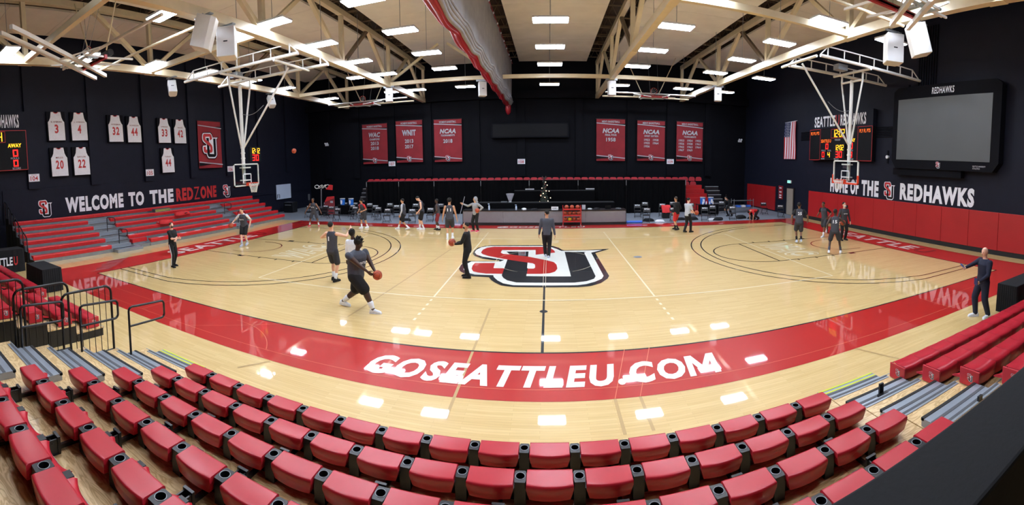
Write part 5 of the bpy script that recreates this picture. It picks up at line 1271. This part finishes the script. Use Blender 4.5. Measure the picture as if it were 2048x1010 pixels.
# ---------------------------------------------------------------- people
def capsule(mb, p0, p1, r0, r1, n=12, m=3):
    p0, p1 = Vector(p0), Vector(p1); d = p1 - p0
    if d.length < 1e-4: d = Vector((0, 0, 1e-3))
    L = d.length; d.normalize(); t = Vector((0, 0, 1)) if abs(d.z) < .9 else Vector((1, 0, 0)); x = d.cross(t).normalized(); y = d.cross(x)
    rings = [(p0 - d * r0 * math.cos(PI / 2 * i / m), r0 * math.sin(PI / 2 * i / m)) for i in range(1, m + 1)] + [(p1 + d * r1 * math.sin(PI / 2 * i / m), r1 * math.cos(PI / 2 * i / m)) for i in range(0, m)]
    vs = [p0 - d * r0]
    for c, r in rings:
        for k in range(n):
            a = 2 * PI * k / n; vs.append(c + x * r * math.cos(a) + y * r * math.sin(a))
    vs.append(p1 + d * r1); R_ = len(rings); fs = [(0, 1 + (k + 1) % n, 1 + k) for k in range(n)]
    for j in range(R_ - 1):
        for k in range(n): a, b = 1 + j * n + k, 1 + j * n + (k + 1) % n; fs.append((a, b, b + n, a + n))
    e = len(vs) - 1; fs += [(1 + (R_ - 1) * n + k, 1 + (R_ - 1) * n + (k + 1) % n, e) for k in range(n)]
    mb.add(vs, fs, 0, True)
def loft(mb, secs, n=18):
    vs = []
    for c, r, f, a, b in secs:
        for k in range(n):
            an = 2 * PI * k / n; ca, sa = math.cos(an), math.sin(an)
            sx = math.copysign(abs(ca) ** .8, ca); sy = math.copysign(abs(sa) ** .9, sa); vs.append(c + r * a * sx + f * b * sy)
    m = len(secs); fs = [(j * n + k, j * n + (k + 1) % n, (j + 1) * n + (k + 1) % n, (j + 1) * n + k) for j in range(m - 1) for k in range(n)]
    fs += [list(range(n))[::-1], [(m - 1) * n + k for k in range(n)]]
    mb.add(vs, fs, 0, True)
def ik(a, t, l1, l2, pole):
    d = t - a; L = d.length; mx = (l1 + l2) * .999
    if L > mx: t = a + d * (mx / L); d = t - a; L = mx
    L = max(L, abs(l1 - l2) + .02); u = d.normalized(); c = (l1 * l1 + L * L - l2 * l2) / (2 * l1 * L); c = max(-1, min(1, c)); s = math.sqrt(1 - c * c)
    p = pole - u * pole.dot(u); p = p.normalized() if p.length > 1e-4 else Vector((0, 1, 0))
    return a + u * l1 * c + p * l1 * s, t
def hand_geo(mb, w, d, pn, side, s, curl=.5, spread=.0):
    """wrist w, direction d, palm normal pn, thumb on the 'side' direction"""
    d = d.normalized(); pn = (pn - d * pn.dot(d)); pn = pn.normalized() if pn.length > 1e-3 else Vector((0, 0, 1)); sd = d.cross(pn).normalized()
    if sd.dot(side) < 0: sd = -sd
    loft(mb, [(w + d * (q * s), sd, pn, a * s, b * s) for q, a, b in ((-.015, .026, .021), (.02, .032, .018), (.06, .042, .016), (.092, .041, .014))], 12)
    for i, L in enumerate((.074, .083, .078, .060)):
        o = (.030 - .020 * i) * s; b = w + d * (.088 * s) + sd * o; dd = d + sd * ((.03 - .02 * i) * 3 * spread)
        p1 = b + (dd * math.cos(curl * .6) + pn * math.sin(curl * .6)).normalized() * L * .5 * s; p2 = p1 + (dd * math.cos(curl * 1.5) + pn * math.sin(curl * 1.5)).normalized() * L * .52 * s
        capsule(mb, b, p1, .0095 * s, .0088 * s, 7, 2); capsule(mb, p1, p2, .0088 * s, .0075 * s, 7, 2)
    b = w + d * (.028 * s) + sd * (.03 * s); p1 = b + (d * .55 + sd * .7 + pn * .35).normalized() * .042 * s; p2 = p1 + (d * .9 + sd * .15 + pn * .45).normalized() * .034 * s
    capsule(mb, b, p1, .0125 * s, .0105 * s, 7, 2); capsule(mb, p1, p2, .0105 * s, .0085 * s, 7, 2)
SKIN = {'pale': (226, 178, 152), 'tan': (196, 146, 112), 'brown': (120, 82, 60), 'dark': (66, 44, 36)}
for k, c in SKIN.items(): mat('skin_' + k, c, .5, var=.05, scale=14)
for k, c in dict(jersey=(62, 64, 74), shorts=(48, 50, 58), black=(14, 14, 17), grey=(176, 182, 192), heather=(150, 152, 156), charcoal=(70, 74, 84), navy=(22, 28, 50), white=(226, 230, 238), red=(200, 40, 46), dkgrey=(58, 58, 64), maroon=(120, 30, 40), pink=(210, 60, 90), palegrey=(170, 176, 190)).items(): mat('cloth_' + k + '_knit', c, .85, var=.08, scale=24, bump=.08)
mat('hair_black', (18, 15, 14), .8, var=.3, scale=60, bump=.4); mat('hair_brown', (54, 40, 30), .7, var=.3, scale=60, bump=.4); mat('eye_dark', (20, 18, 18), .2, var=.0); mat('lip', (120, 62, 56), .5, var=.05)
REM = []; MSAVE = {}
def later(mb, o, vox, extra=None): REM.append((mb, o, vox, extra))
def person(pos, face, H, label, feet=((.1, .05, 0, 0), (-.1, -.05, 0, 0)), hands=None, lean=0, twist=0, head=(0, 0), skin='tan', hair='short', haircol='hair_black', top='jersey', topmat='jersey', sleeve='none', under=None, bottom='shorts', botmat='shorts', shoe='cloth_white_knit', sock='cloth_white_knit', mask=None, number=None, chest=None, build=1.0, sit=None, poles=None, curl=(.5, .5), stripe=False, palm=(None, None), front_text=None):
    """feet: (right, left) as (x, y, toe-out degrees, heel lift); hands: (right, left) targets in metres for a 1.8 m body, person faces local +y"""
    s = H / 1.8; S = lambda x, y, z: Vector((x * s, y * s, z * s))
    root = thing('person', label, 'person', (pos[0], pos[1], pos[2] if len(pos) > 2 else 0), -math.radians(face), 'people in the hall')
    lt, ls, ua, fa = .445 * s, .435 * s, .30 * s, .265 * s
    ank = []
    for i, (x, y, to, lift) in enumerate(feet): ank.append(S(x, y - .0, .085 + lift))
    hz = min(a.z + math.sqrt(max(.02, ((lt + ls) * .992) ** 2 - (Vector((a.x, a.y)) - Vector(((.095 if i == 0 else -.095) * s, 0))).length_squared)) for i, a in enumerate(ank))
    hz = min(hz, .94 * s) if sit is None else sit * s
    hip = Vector((0, 0, hz)); ly = math.radians(lean)
    RM = Matrix.Rotation(math.radians(twist), 3, 'Z') @ Matrix.Rotation(-ly, 3, 'X')
    U = lambda x, y, z: hip + RM @ Vector((x * s, y * s, (z - .94) * s))
    R3, F3, Z3 = RM @ Vector((1, 0, 0)), RM @ Vector((0, 1, 0)), RM @ Vector((0, 0, 1))
    X3, Y3 = Vector((1, 0, 0)), Vector((0, 1, 0))
    B = build
    # ---- body
    body = MB(); w = B
    tors = [(hip + Vector((0, 0, -.09 * s)), X3, Y3, .125 * s * w, .095 * s * w), (hip + Vector((0, 0, .02 * s)), X3, Y3, .155 * s * w, .11 * s * w), (U(0, 0, 1.08), R3, F3, .138 * s * w, .10 * s * w), (U(0, .01, 1.22), R3, F3, .148 * s * w, .105 * s * w), (U(0, .01, 1.36), R3, F3, .165 * s * w, .11 * s * w), (U(0, .0, 1.44), R3, F3, .15 * s * w, .085 * s * w), (U(0, -.005, 1.50), R3, F3, .07 * s, .06 * s)]
    loft(body, tors)
    HM = RM @ Matrix.Rotation(math.radians(-head[0]), 3, 'Z') @ Matrix.Rotation(math.radians(head[1]), 3, 'X'); nb = U(0, .0, 1.50)
    Hd = lambda x, y, z: nb + HM @ Vector((x * s, y * s, (z - 1.50) * s))
    capsule(body, U(0, -.005, 1.44), Hd(0, .01, 1.6), .062 * s, .056 * s)
    body.ell(Hd(0, .005, 1.695), .076 * s, .096 * s, .108 * s, 16, 12, HM); body.ell(Hd(0, .04, 1.632), .055 * s, .058 * s, .062 * s, 14, 9, HM)
    capsule(body, Hd(0, .088, 1.69), Hd(0, .112, 1.663), .012 * s, .017 * s, 8, 2)
    for q in (-1, 1): body.ell(Hd(q * .078, -.005, 1.68), .012 * s, .022 * s, .032 * s, 8, 6, HM)
    legs = []; arms = []; foots = []
    for i, (x, y, to, lift) in enumerate(feet):
        sg = 1 if i == 0 else -1; h = hip + Vector((sg * .095 * s * (w ** .5), 0, 0)); fd = Vector((math.sin(math.radians(to) * sg), math.cos(math.radians(to)), 0))
        kn, an = ik(h, ank[i], lt, ls, fd + Vector((sg * .15, .6, 0))); legs.append((h, kn, an)); foots.append((an, fd, lift))
        capsule(body, h, kn, .092 * s * w, .058 * s * w); capsule(body, kn, an, .056 * s * w, .038 * s * w ** .5); c = kn.lerp(an, .3) - fd * .018 * s; capsule(body, c + (kn - an) * .1, c + (an - kn) * .16, .05 * s * w, .04 * s * w)
    hd = hands or ((.27, .04, .86), (-.27, .04, .86)); hg = MB()
    for i in (0, 1):
        sg = 1 if i == 0 else -1; sh = U(sg * .185 * w, 0, 1.435); tg = hip + Vector((hd[i][0] * s, hd[i][1] * s, (hd[i][2] - .94) * s)); pl = Vector(poles[i]) if poles and poles[i] else Vector((sg * .6, -1, -.2))
        el, wr = ik(sh, tg, ua, fa, pl); arms.append((sh, el, wr))
        capsule(body, sh, el, .056 * s * w, .043 * s * w ** .5); capsule(body, el, wr, .044 * s * w ** .5, .029 * s)
        pn = Vector(palm[i]) if palm[i] else Vector((-sg, .1, 0)); hand_geo(hg, wr, wr - el, pn, Vector((0, 1, .3)), s * 1.02, curl[i])
    o = link('body', bpy.data.meshes.new('body'), root); o.data.materials.append(MATS['skin_' + skin]); later(body, o, .0165 * s, hg)
    # ---- head details
    for q in (-1, 1): MB().ell(Hd(q * .031, .090, 1.692), .011 * s, .008 * s, .007 * s, 8, 6, HM).build('eye', 'eye_dark', root)
    if mask: MB().ell(Hd(0, .052, 1.633), .064 * s, .062 * s, .05 * s, 16, 10, HM).build('face_mask', mask, root)
    else: MB().ell(Hd(0, .094, 1.624), .024 * s, .008 * s, .007 * s, 10, 6, HM).build('mouth', 'lip', root)
    if hair != 'bald':
        hm = MB()
        if hair == 'hood':
            hm.ell(Hd(0, -.025, 1.69), .108 * s, .115 * s, .145 * s, 16, 10, HM); hm.ell(Hd(0, -.07, 1.54), .12 * s, .09 * s, .07 * s, 14, 8, HM)
        else:
            k = {'short': 0, 'afro': .022, 'twists': .012, 'shaved': -.006, 'curly': .014}[hair]
            hm.ell(Hd(0, -.016, 1.722), (.081 + k) * s, (.095 + k) * s, (.093 + k) * s, 18, 12, HM)
            if hair in ('twists', 'curly'):
                rn = random.Random(len(label))
                for j in range(38):
                    a = rn.uniform(0, 2 * PI); el_ = rn.uniform(.05, 1.4); p = Vector((math.cos(a) * math.cos(el_) * .092, math.sin(a) * math.cos(el_) * .105 - .016, 1.722 + math.sin(el_) * .105)); dr = Vector((math.cos(a) * math.cos(el_), math.sin(a) * math.cos(el_), math.sin(el_) + .6)).normalized()
                    q = p + dr * (.035 if hair == 'twists' else .012); capsule(hm, Hd(*p), Hd(*q), .013 * s, .011 * s, 6, 2)
        hm.build('hood' if hair == 'hood' else 'hair', haircol, root)
    # ---- clothing
    g = .016 * s; tm = 'cloth_' + topmat + '_knit'; lo = -.06 if top in ('jersey',) else -.07
    c = MB()
    loft(c, [(hip + Vector((0, 0, lo * s)), X3, Y3, .158 * s * w + g, .112 * s * w + g), (hip + Vector((0, 0, .05 * s)), X3, Y3, .156 * s * w + g, .112 * s * w + g), (U(0, 0, 1.10), R3, F3, .148 * s * w + g, .106 * s * w + g), (U(0, .01, 1.24), R3, F3, .152 * s * w + g, .108 * s * w + g), (U(0, .01, 1.37), R3, F3, .166 * s * w + g, .112 * s * w + g), (U(0, .0, 1.445), R3, F3, (.135 if sleeve == 'none' else .155) * s * w + g, .088 * s * w + g), (U(0, -.008, 1.505), R3, F3, .078 * s + g, .062 * s + g)])
    def sleeves(mb, kind, ex=0):
        for sh, el, wr in arms:
            if kind == 'short': capsule(mb, sh, sh.lerp(el, .72), .07 * s * w + ex, .062 * s * w + ex)
            elif kind == 'cap': capsule(mb, sh, sh.lerp(el, .3), .066 * s * w ** .6, .06 * s * w ** .6)
            elif kind == 'long': capsule(mb, sh, el, .07 * s * w + ex, .056 * s + ex); capsule(mb, el, el.lerp(wr, .97), .056 * s + ex, .042 * s + ex)
    if sleeve != 'none' and not under: sleeves(c, sleeve)
    tp = link({'jersey': 'jersey', 'tee': 't_shirt', 'jacket': 'jacket', 'hoodie': 'hoodie'}[top], bpy.data.meshes.new('top'), root); tp.data.materials.append(MATS[tm]); later(c, tp, .017 * s)
    if under:
        u_ = MB(); sleeves(u_, sleeve, -.004 * s); loft(u_, [(U(0, 0, 1.40), R3, F3, .17 * s * w, .112 * s * w), (U(0, 0, 1.455), R3, F3, .15 * s * w, .092 * s * w), (U(0, -.005, 1.525), R3, F3, .074 * s, .064 * s)])
        uo = link('undershirt', bpy.data.meshes.new('undershirt'), root); uo.data.materials.append(MATS['cloth_' + under + '_knit']); later(u_, uo, .017 * s)
    bm_ = MB(); bmn = 'cloth_' + botmat + '_knit'
    loft(bm_, [(hip + Vector((0, 0, -.13 * s)), X3, Y3, .15 * s * w, .108 * s * w), (hip + Vector((0, 0, -.02 * s)), X3, Y3, .164 * s * w, .118 * s * w), (hip + Vector((0, 0, .05 * s)), X3, Y3, .158 * s * w, .112 * s * w)])
    for h, kn, an in legs:
        if bottom == 'shorts': capsule(bm_, h + Vector((0, 0, -.02 * s)), h.lerp(kn, .84), .108 * s * w, .1 * s * w)
        else: capsule(bm_, h, kn, .107 * s * w, .08 * s * w); capsule(bm_, kn, kn.lerp(an, .96), .08 * s * w, .064 * s * w ** .5)
    bo = link('shorts' if bottom == 'shorts' else 'trousers', bpy.data.meshes.new('bottom'), root); bo.data.materials.append(MATS[bmn]); later(bm_, bo, .018 * s)
    if stripe:
        st_ = MB()
        for i, (h, kn, an) in enumerate(legs):
            sd = Vector((1 if i == 0 else -1, 0, 0)); st_.bar(h + sd * .1 * s, kn + sd * .082 * s, .006, .035 * s, 0, Y3); st_.bar(kn + sd * .082 * s, an + sd * .068 * s, .006, .035 * s, 0, Y3)
        st_.build_each('side_stripe', 'print_white', bo)
    if stripe == 'arm': pass
    # ---- shoes and socks
    for i, (an, fd, lift) in enumerate(foots):
        rt = Vector((fd.y, -fd.x, 0)); z0 = an.z - .085 * s; up = Vector((0, 0, 1)); tilt = math.atan2(lift * s * .9, .2 * s); ct, st = math.cos(tilt), math.sin(tilt)
        f2 = fd * ct - up * st; u2 = up * ct + fd * st
        sm_ = MB()
        secs = ((-.085, .018, .032, .016), (-.075, .055, .040, .052), (-.03, .06, .044, .058), (.03, .055, .044, .052), (.08, .044, .048, .042), (.14, .036, .050, .034), (.175, .030, .042, .028), (.195, .022, .022, .018))
        base = an - up * (.085 * s)
        loft(sm_, [(base + f2 * (y * s) + u2 * (z * s), rt, u2, a * s, b * s) for y, z, a, b in secs], 14)
        so = sm_.build('shoe', shoe, root)
        sl = MB(); loft(sl, [(base + f2 * (y * s) + u2 * (.008 * s), rt, u2, a * s, .011 * s) for y, a in ((-.09, .03), (-.07, .043), (.03, .047), (.13, .053), (.18, .042), (.2, .02))], 14); sl.build('sole', 'print_white' if 'black' not in shoe else 'rubber_black', so)
        if sock and bottom == 'shorts': mb = MB(); capsule(mb, an.lerp(legs[i][1], .06), an.lerp(legs[i][1], .36), .045 * s, .05 * s * w); mb.build('sock', sock, root)
    # ---- print on the shirt
    def on_shirt(sn, txt, zc, wd, hh, nm, xo=0):
        fr = (U(xo, sn * (.128 * w + .022), zc), R3 * (1 if sn < 0 else -1), Z3, F3 * sn)
        mb = MB(); text(mb, txt, fr, -wd * s / 2, -hh * s / 2, wd * s, hh * s, .012, 0, .03, 0, 1.1); mb.build(nm, 'print_white', tp)
    if number: on_shirt(-1, number, 1.30, .085 * len(number) if number != '1' else .04, .13, 'number')
    if front_text: on_shirt(1, front_text, 1.27, .2, .055, 'chest_lettering')
    return root, arms, hip, s
def wpt(root, p): return Matrix.Translation(root.location) @ Matrix.Rotation(root.rotation_euler[2], 4, 'Z') @ p
def held(root, p, label): q = wpt(root, p); ball(q.x, q.y, q.z, label)
W_S = 'cloth_white_knit'
# left half
person((-12.93, -4.97), 82, 1.75, 'man in black T-shirt and striped black trousers standing at the left baseline', ((.13, .08, 15, 0), (-.1, -.06, 10, 0)), ((-.08, .26, 1.16), (.06, .27, 1.12)), 0, 0, (12, 0), 'pale', 'short', 'hair_brown', 'tee', 'black', 'short', None, 'trousers', 'black', 'cloth_black_knit', None, 'black_plastic', None, stripe=True, poles=((1, -.4, -.6), (-1, -.4, -.6)), curl=(.9, .9), palm=((0, -1, 0), (0, -1, 0)))
r, a, h, s = person((-13.45, .0), 165, 1.9, 'player in white sleeves and dark jersey dribbling before the left bleachers', ((.02, .28, 0, .02), (-.1, -.05, 0, .06)), ((.42, .30, 1.12), (-.30, .02, .96)), 10, 0, (5, -18), 'pale', 'short', 'hair_brown', 'jersey', 'jersey', 'short', 'white', 'shorts', 'black', 'cloth_palegrey_knit', 'cloth_palegrey_knit', front_text='SEATTLE', palm=((0, .2, -1), None), curl=(.4, .5))
held(r, a[0][2] + Vector((.04, .12, -.14)), 'orange basketball at the hand of the player before the left bleachers')
person((-13.6, 6.76), 170, 1.78, 'player in red shoes standing wide at the far left corner', ((.3, .05, 20, 0), (-.3, 0, 20, 0)), ((.5, .12, .95), (-.5, .12, .95)), 10, 0, (15, 5), 'brown', 'short', 'hair_black', 'jersey', 'jersey', 'none', None, 'shorts', 'jersey', 'cloth_red_knit', W_S, front_text='SEATTLE')
person((-6.5, -3.81), 8, 1.93, 'player number one seen from behind with one arm raised', ((.12, -.05, 10, 0), (-.06, .1, 5, 0)), ((.40, .38, 1.52), (-.30, .28, 1.30)), 0, 0, (-10, 12), 'pale', 'short', 'hair_black', 'jersey', 'jersey', 'none', None, 'shorts', 'shorts', 'cloth_black_knit', W_S, number='1', poles=((.8, .2, -.6), (-1, .0, -.6)))
person((-5.44, -4.45), 10, 1.80, 'person in white long sleeves half hidden behind the large walking player', ((.1, 0, 8, 0), (-.1, .05, 8, 0)), None, 0, 0, (0, 5), 'dark', 'curly', 'hair_black', 'tee', 'white', 'long', None, 'shorts', 'black', 'cloth_black_knit', 'cloth_black_knit')
r, a, h, s = person((-4.62, -5.98), 88, 1.98, 'large player in dark jersey and white shoes walking right with a basketball', ((.14, .46, 0, .0), (-.12, -.42, 0, .03)), ((.14, .50, .95), (-.06, .50, .93)), 6, -24, (-14, -10), 'dark', 'twists', 'hair_black', 'jersey', 'jersey', 'cap', 'charcoal', 'shorts', 'black', W_S, W_S, front_text='SEATTLE', build=1.42, palm=((-1, .3, 0), (1, .3, 0)), curl=(.7, .7), poles=((1, -.6, -.3), (-1, -.6, -.3)))
held(r, (a[0][2] + a[1][2]) / 2 + Vector((.0, .15, -.06)), 'orange basketball held by the large walking player')
person((-10.33, 6.94), 205, 1.74, 'player in a red undershirt jogging left on the far sideline', ((.0, .18, 5, 0), (-.14, -.16, 5, 0)), ((.25, .2, 1.0), (-.2, .26, 1.06)), 14, 0, (20, 8), 'tan', 'curly', 'hair_black', 'jersey', 'jersey', 'short', 'red', 'shorts', 'shorts', W_S, W_S)
person((-7.82, 6.84), 272, 1.79, 'player in light grey sleeves striding left on the far sideline', ((.06, .36, 0, 0), (-.08, -.30, 0, .05)), ((.24, .06, .88), (-.24, .12, .9)), 4, 0, (0, 0), 'tan', 'short', 'hair_black', 'jersey', 'jersey', 'long', 'grey', 'shorts', 'black', W_S, W_S)
person((-6.79, 7.0), 255, 1.92, 'tall player looking down at his feet on the far sideline', ((.08, .12, 5, 0), (-.08, -.06, 5, 0)), ((.25, .10, .92), (-.26, .2, .95)), 8, 0, (0, -35), 'pale', 'short', 'hair_black', 'jersey', 'jersey', 'none', None, 'shorts', 'black', W_S, W_S, number='3')
person((-5.85, 6.94), 265, 1.72, 'player in dark clothes and black shoes facing left on the far sideline', ((.1, .1, 5, 0), (-.1, -.06, 5, 0)), ((.26, .1, .92), (-.2, .2, .96)), 6, 0, (0, 0), 'dark', 'short', 'hair_black', 'jersey', 'dkgrey', 'none', None, 'shorts', 'maroon', 'cloth_black_knit', W_S)
person((-4.59, 4.31), 352, 1.97, 'player number eleven seen from behind near the far sideline', ((.1, .14, 8, 0), (-.1, -.08, 8, 0)), ((.32, .06, .86), (-.32, .06, .86)), 2, 0, (8, -5), 'tan', 'curly', 'hair_black', 'jersey', 'jersey', 'none', None, 'shorts', 'shorts', W_S, W_S, number='11')
r, a, h, s = person((-3.71, 6.63), 215, 1.84, 'player in a grey hoodie pointing left beside the scorer\'s table', ((.12, .06, 12, 0), (-.1, -.04, 10, 0)), ((.62, .28, 1.42), (-.26, .04, 1.08)), 2, 0, (20, 0), 'tan', 'hood', 'cloth_heather_knit', 'hoodie', 'heather', 'long', None, 'trousers', 'black', 'cloth_pink_knit', None, poles=((.4, -.2, -1), (-1, -.8, 0)), curl=(.1, .8), palm=(None, (1, 0, 0)))
held(r, a[1][2] + Vector((-.02, .13, .06)), 'orange basketball under the arm of the player in the grey hoodie')
r, a, h, s = person((-2.44, -2.38), 275, 1.78, 'man in black with a face mask holding a basketball at midcourt', ((.1, .06, 8, 0), (-.1, -.04, 8, 0)), ((.10, .38, 1.10), (-.10, .38, 1.10)), 3, 0, (0, 0), 'tan', 'shaved', 'hair_black', 'jacket', 'black', 'long', None, 'trousers', 'black', 'cloth_black_knit', None, 'black_plastic', palm=((-1, 0, .3), (1, 0, .3)), curl=(.6, .6))
held(r, (a[0][2] + a[1][2]) / 2 + Vector((0, .14, .03)), 'orange basketball in the hands of the man in black at midcourt')
person((.07, .59), 2, 1.82, 'man in a grey pullover walking away over the centre emblem', ((.06, -.10, 5, 0), (-.07, .16, 5, 0)), ((.30, .0, .86), (-.30, .06, .88)), 0, 0, (-35, 0), 'tan', 'short', 'hair_black', 'jacket', 'charcoal', 'long', None, 'trousers', 'black', 'cloth_palegrey_knit', None, 'black_plastic', build=1.06)
# right half
person((6.95, 6.35), 330, 1.82, 'man in black top and red shorts behind the man in the pale T-shirt', ((.1, .2, 5, 0), (-.1, -.2, 5, .04)), ((.3, .2, 1.0), (-.35, -.1, 1.0)), 5, 0, (0, 0), 'tan', 'short', 'hair_brown', 'jacket', 'black', 'long', None, 'shorts', 'red', 'cloth_black_knit', 'cloth_black_knit')
r, a, h, s = person((7.28, 5.46), 62, 1.82, 'man in a pale grey T-shirt walking right with a ball on the far sideline', ((.08, .16, 5, 0), (-.08, -.14, 5, .03)), ((.20, .30, 1.02), (-.1, .32, 1.04)), 3, 0, (0, -5), 'pale', 'short', 'hair_black', 'tee', 'grey', 'short', None, 'trousers', 'black', 'cloth_black_knit', None, 'paper_white', palm=((-1, .2, .2), (1, .2, .2)))
held(r, a[0][2] + Vector((.03, .14, .0)), 'orange basketball carried by the man in the pale grey T-shirt')
person((13.25, 9.1), 250, 1.75, 'person in a red shirt bending over bags at the far right', ((.1, .15, 10, 0), (-.1, -.12, 10, .05)), ((.15, .45, .18), (-.15, .48, .2)), 88, 0, (0, -20), 'tan', 'short', 'hair_black', 'tee', 'red', 'short', None, 'trousers', 'black', 'cloth_black_knit', None, sit=.62)
person((12.35, 11.3), 240, 1.75, 'person in black leaning over a chair at the far right', ((.1, .1, 10, 0), (-.1, -.1, 10, 0)), ((.15, .42, .6), (-.15, .45, .6)), 48, 0, (0, 10), 'tan', 'short', 'hair_black', 'jacket', 'black', 'long', None, 'trousers', 'black', 'cloth_black_knit', None, 'paper_white', sit=.8)
person((11.2, .93), 25, 1.95, 'player number twenty-five jumping forward and looking up at the right basket', ((.08, -.2, 0, .1), (-.08, .02, 0, .05)), ((.40, .12, 1.0), (-.3, .1, 1.0)), 6, 0, (15, 22), 'brown', 'short', 'hair_black', 'jersey', 'jersey', 'short', 'black', 'shorts', 'shorts', 'cloth_palegrey_knit', 'cloth_black_knit', number='25')
person((13.5, 2.0), 250, 1.84, 'player in black sleeves running behind number fifteen', ((.1, -.45, 0, .3), (-.08, .2, 0, 0)), ((.3, .2, 1.1), (-.3, .1, 1.05)), 12, 0, (0, -5), 'brown', 'short', 'hair_black', 'jersey', 'jersey', 'short', 'black', 'shorts', 'shorts', W_S, W_S)
person((13.75, .75), 190, 1.90, 'man in a charcoal long-sleeved top standing under the right basket', ((.12, .04, 10, 0), (-.12, -.02, 10, 0)), ((.30, .08, .9), (-.30, .08, .9)), 0, 0, (-15, 5), 'pale', 'short', 'hair_black', 'jacket', 'dkgrey', 'long', None, 'trousers', 'black', 'cloth_black_knit', None, 'paper_white', front_text='SEATTLE')
r, a, h, s = person((11.31, -1.63), 40, 1.90, 'player number fifteen seen from behind carrying a ball near the right basket', ((.26, .18, 10, 0), (-.2, -.16, 5, .05)), ((.36, .30, 1.16), (-.30, .05, .95)), 4, 0, (20, 5), 'dark', 'short', 'hair_black', 'jersey', 'jersey', 'none', None, 'shorts', 'shorts', W_S, 'cloth_charcoal_knit', number='15', palm=((-1, .2, .2), None))
held(r, a[0][2] + Vector((-.05, .14, .05)), 'orange basketball carried by player number fifteen')
r, a, h, s = person((9.42, -10.05), 292, 1.80, 'bald man in a navy tracksuit holding out a phone at the right sideline', ((.13, .10, 18, 0), (-.12, -.12, 14, 0)), ((.06, .56, 1.30), (-.16, .22, .98)), -3, 0, (-6, -10), 'pale', 'bald', None, 'jacket', 'navy', 'long', None, 'trousers', 'navy', W_S, None, build=1.12, poles=((.7, -.3, -1), (-1, -.9, 0)), curl=(.7, .8), palm=((-.6, -.3, .6), (1, 0, 0)))
q = wpt(r, a[0][2] + Vector((-.01, .11, .05))); t = thing('mobile_phone', 'blue phone in the hand of the bald man in navy', 'phone', q); t.rotation_euler = (-.75, 0, r.rotation_euler[2] + .2)
bevel(MB().box(-.038, .038, -.005, .005, -.075, .075).build('case', 'foam_blue', t), .004); MB().box(-.034, .034, -.0065, -.005, -.068, .068).build('screen', 'whiteboard', t)
q = wpt(r, a[1][2] + Vector((.03, .10, -.02))); t = thing('folded_leaflet', 'dark blue folded leaflet in the lower hand of the man in navy', 'leaflet', q, r.rotation_euler[2]); MB().box(-.07, .07, -.008, .008, -.06, .11).build('cover', 'flag_blue', t); MB().box(-.05, .05, -.01, -.008, .0, .04).build('print', 'print_grey', t)
# ---- fuse each body and garment into one continuous surface
for mb, o, vox, extra in REM:
    tmp = bpy.data.meshes.new('tmp'); tmp.from_pydata(mb.v, [], mb.f); tmp.update(); o['_raw'] = 1
    MSAVE[o.name] = list(o.data.materials); o.data = tmp
    m1 = o.modifiers.new('fuse', 'REMESH'); m1.mode = 'VOXEL'; m1.voxel_size = vox; m1.use_smooth_shade = True
    m2 = o.modifiers.new('soften', 'SMOOTH'); m2.iterations = 3; m2.factor = .5
dg = bpy.context.evaluated_depsgraph_get()
done = [(o, bpy.data.meshes.new_from_object(o.evaluated_get(dg)), mb, ex) for mb, o, vox, ex in REM]
for o, me, mb, ex in done:
    o.modifiers.clear(); raw = o.data
    if ex is not None:
        bm = bmesh.new(); bm.from_mesh(me); vv = [bm.verts.new(v) for v in ex.v]
        for f in ex.f:
            try: bm.faces.new([vv[i] for i in f]).smooth = True
            except ValueError: pass
        bm.to_mesh(me); bm.free()
    me.materials.clear()
    for m_ in MSAVE[o.name]: me.materials.append(m_)
    for p in me.polygons: p.use_smooth = True; p.material_index = 0
    o.data = me; del o['_raw']; bpy.data.meshes.remove(raw); me.name = o.name
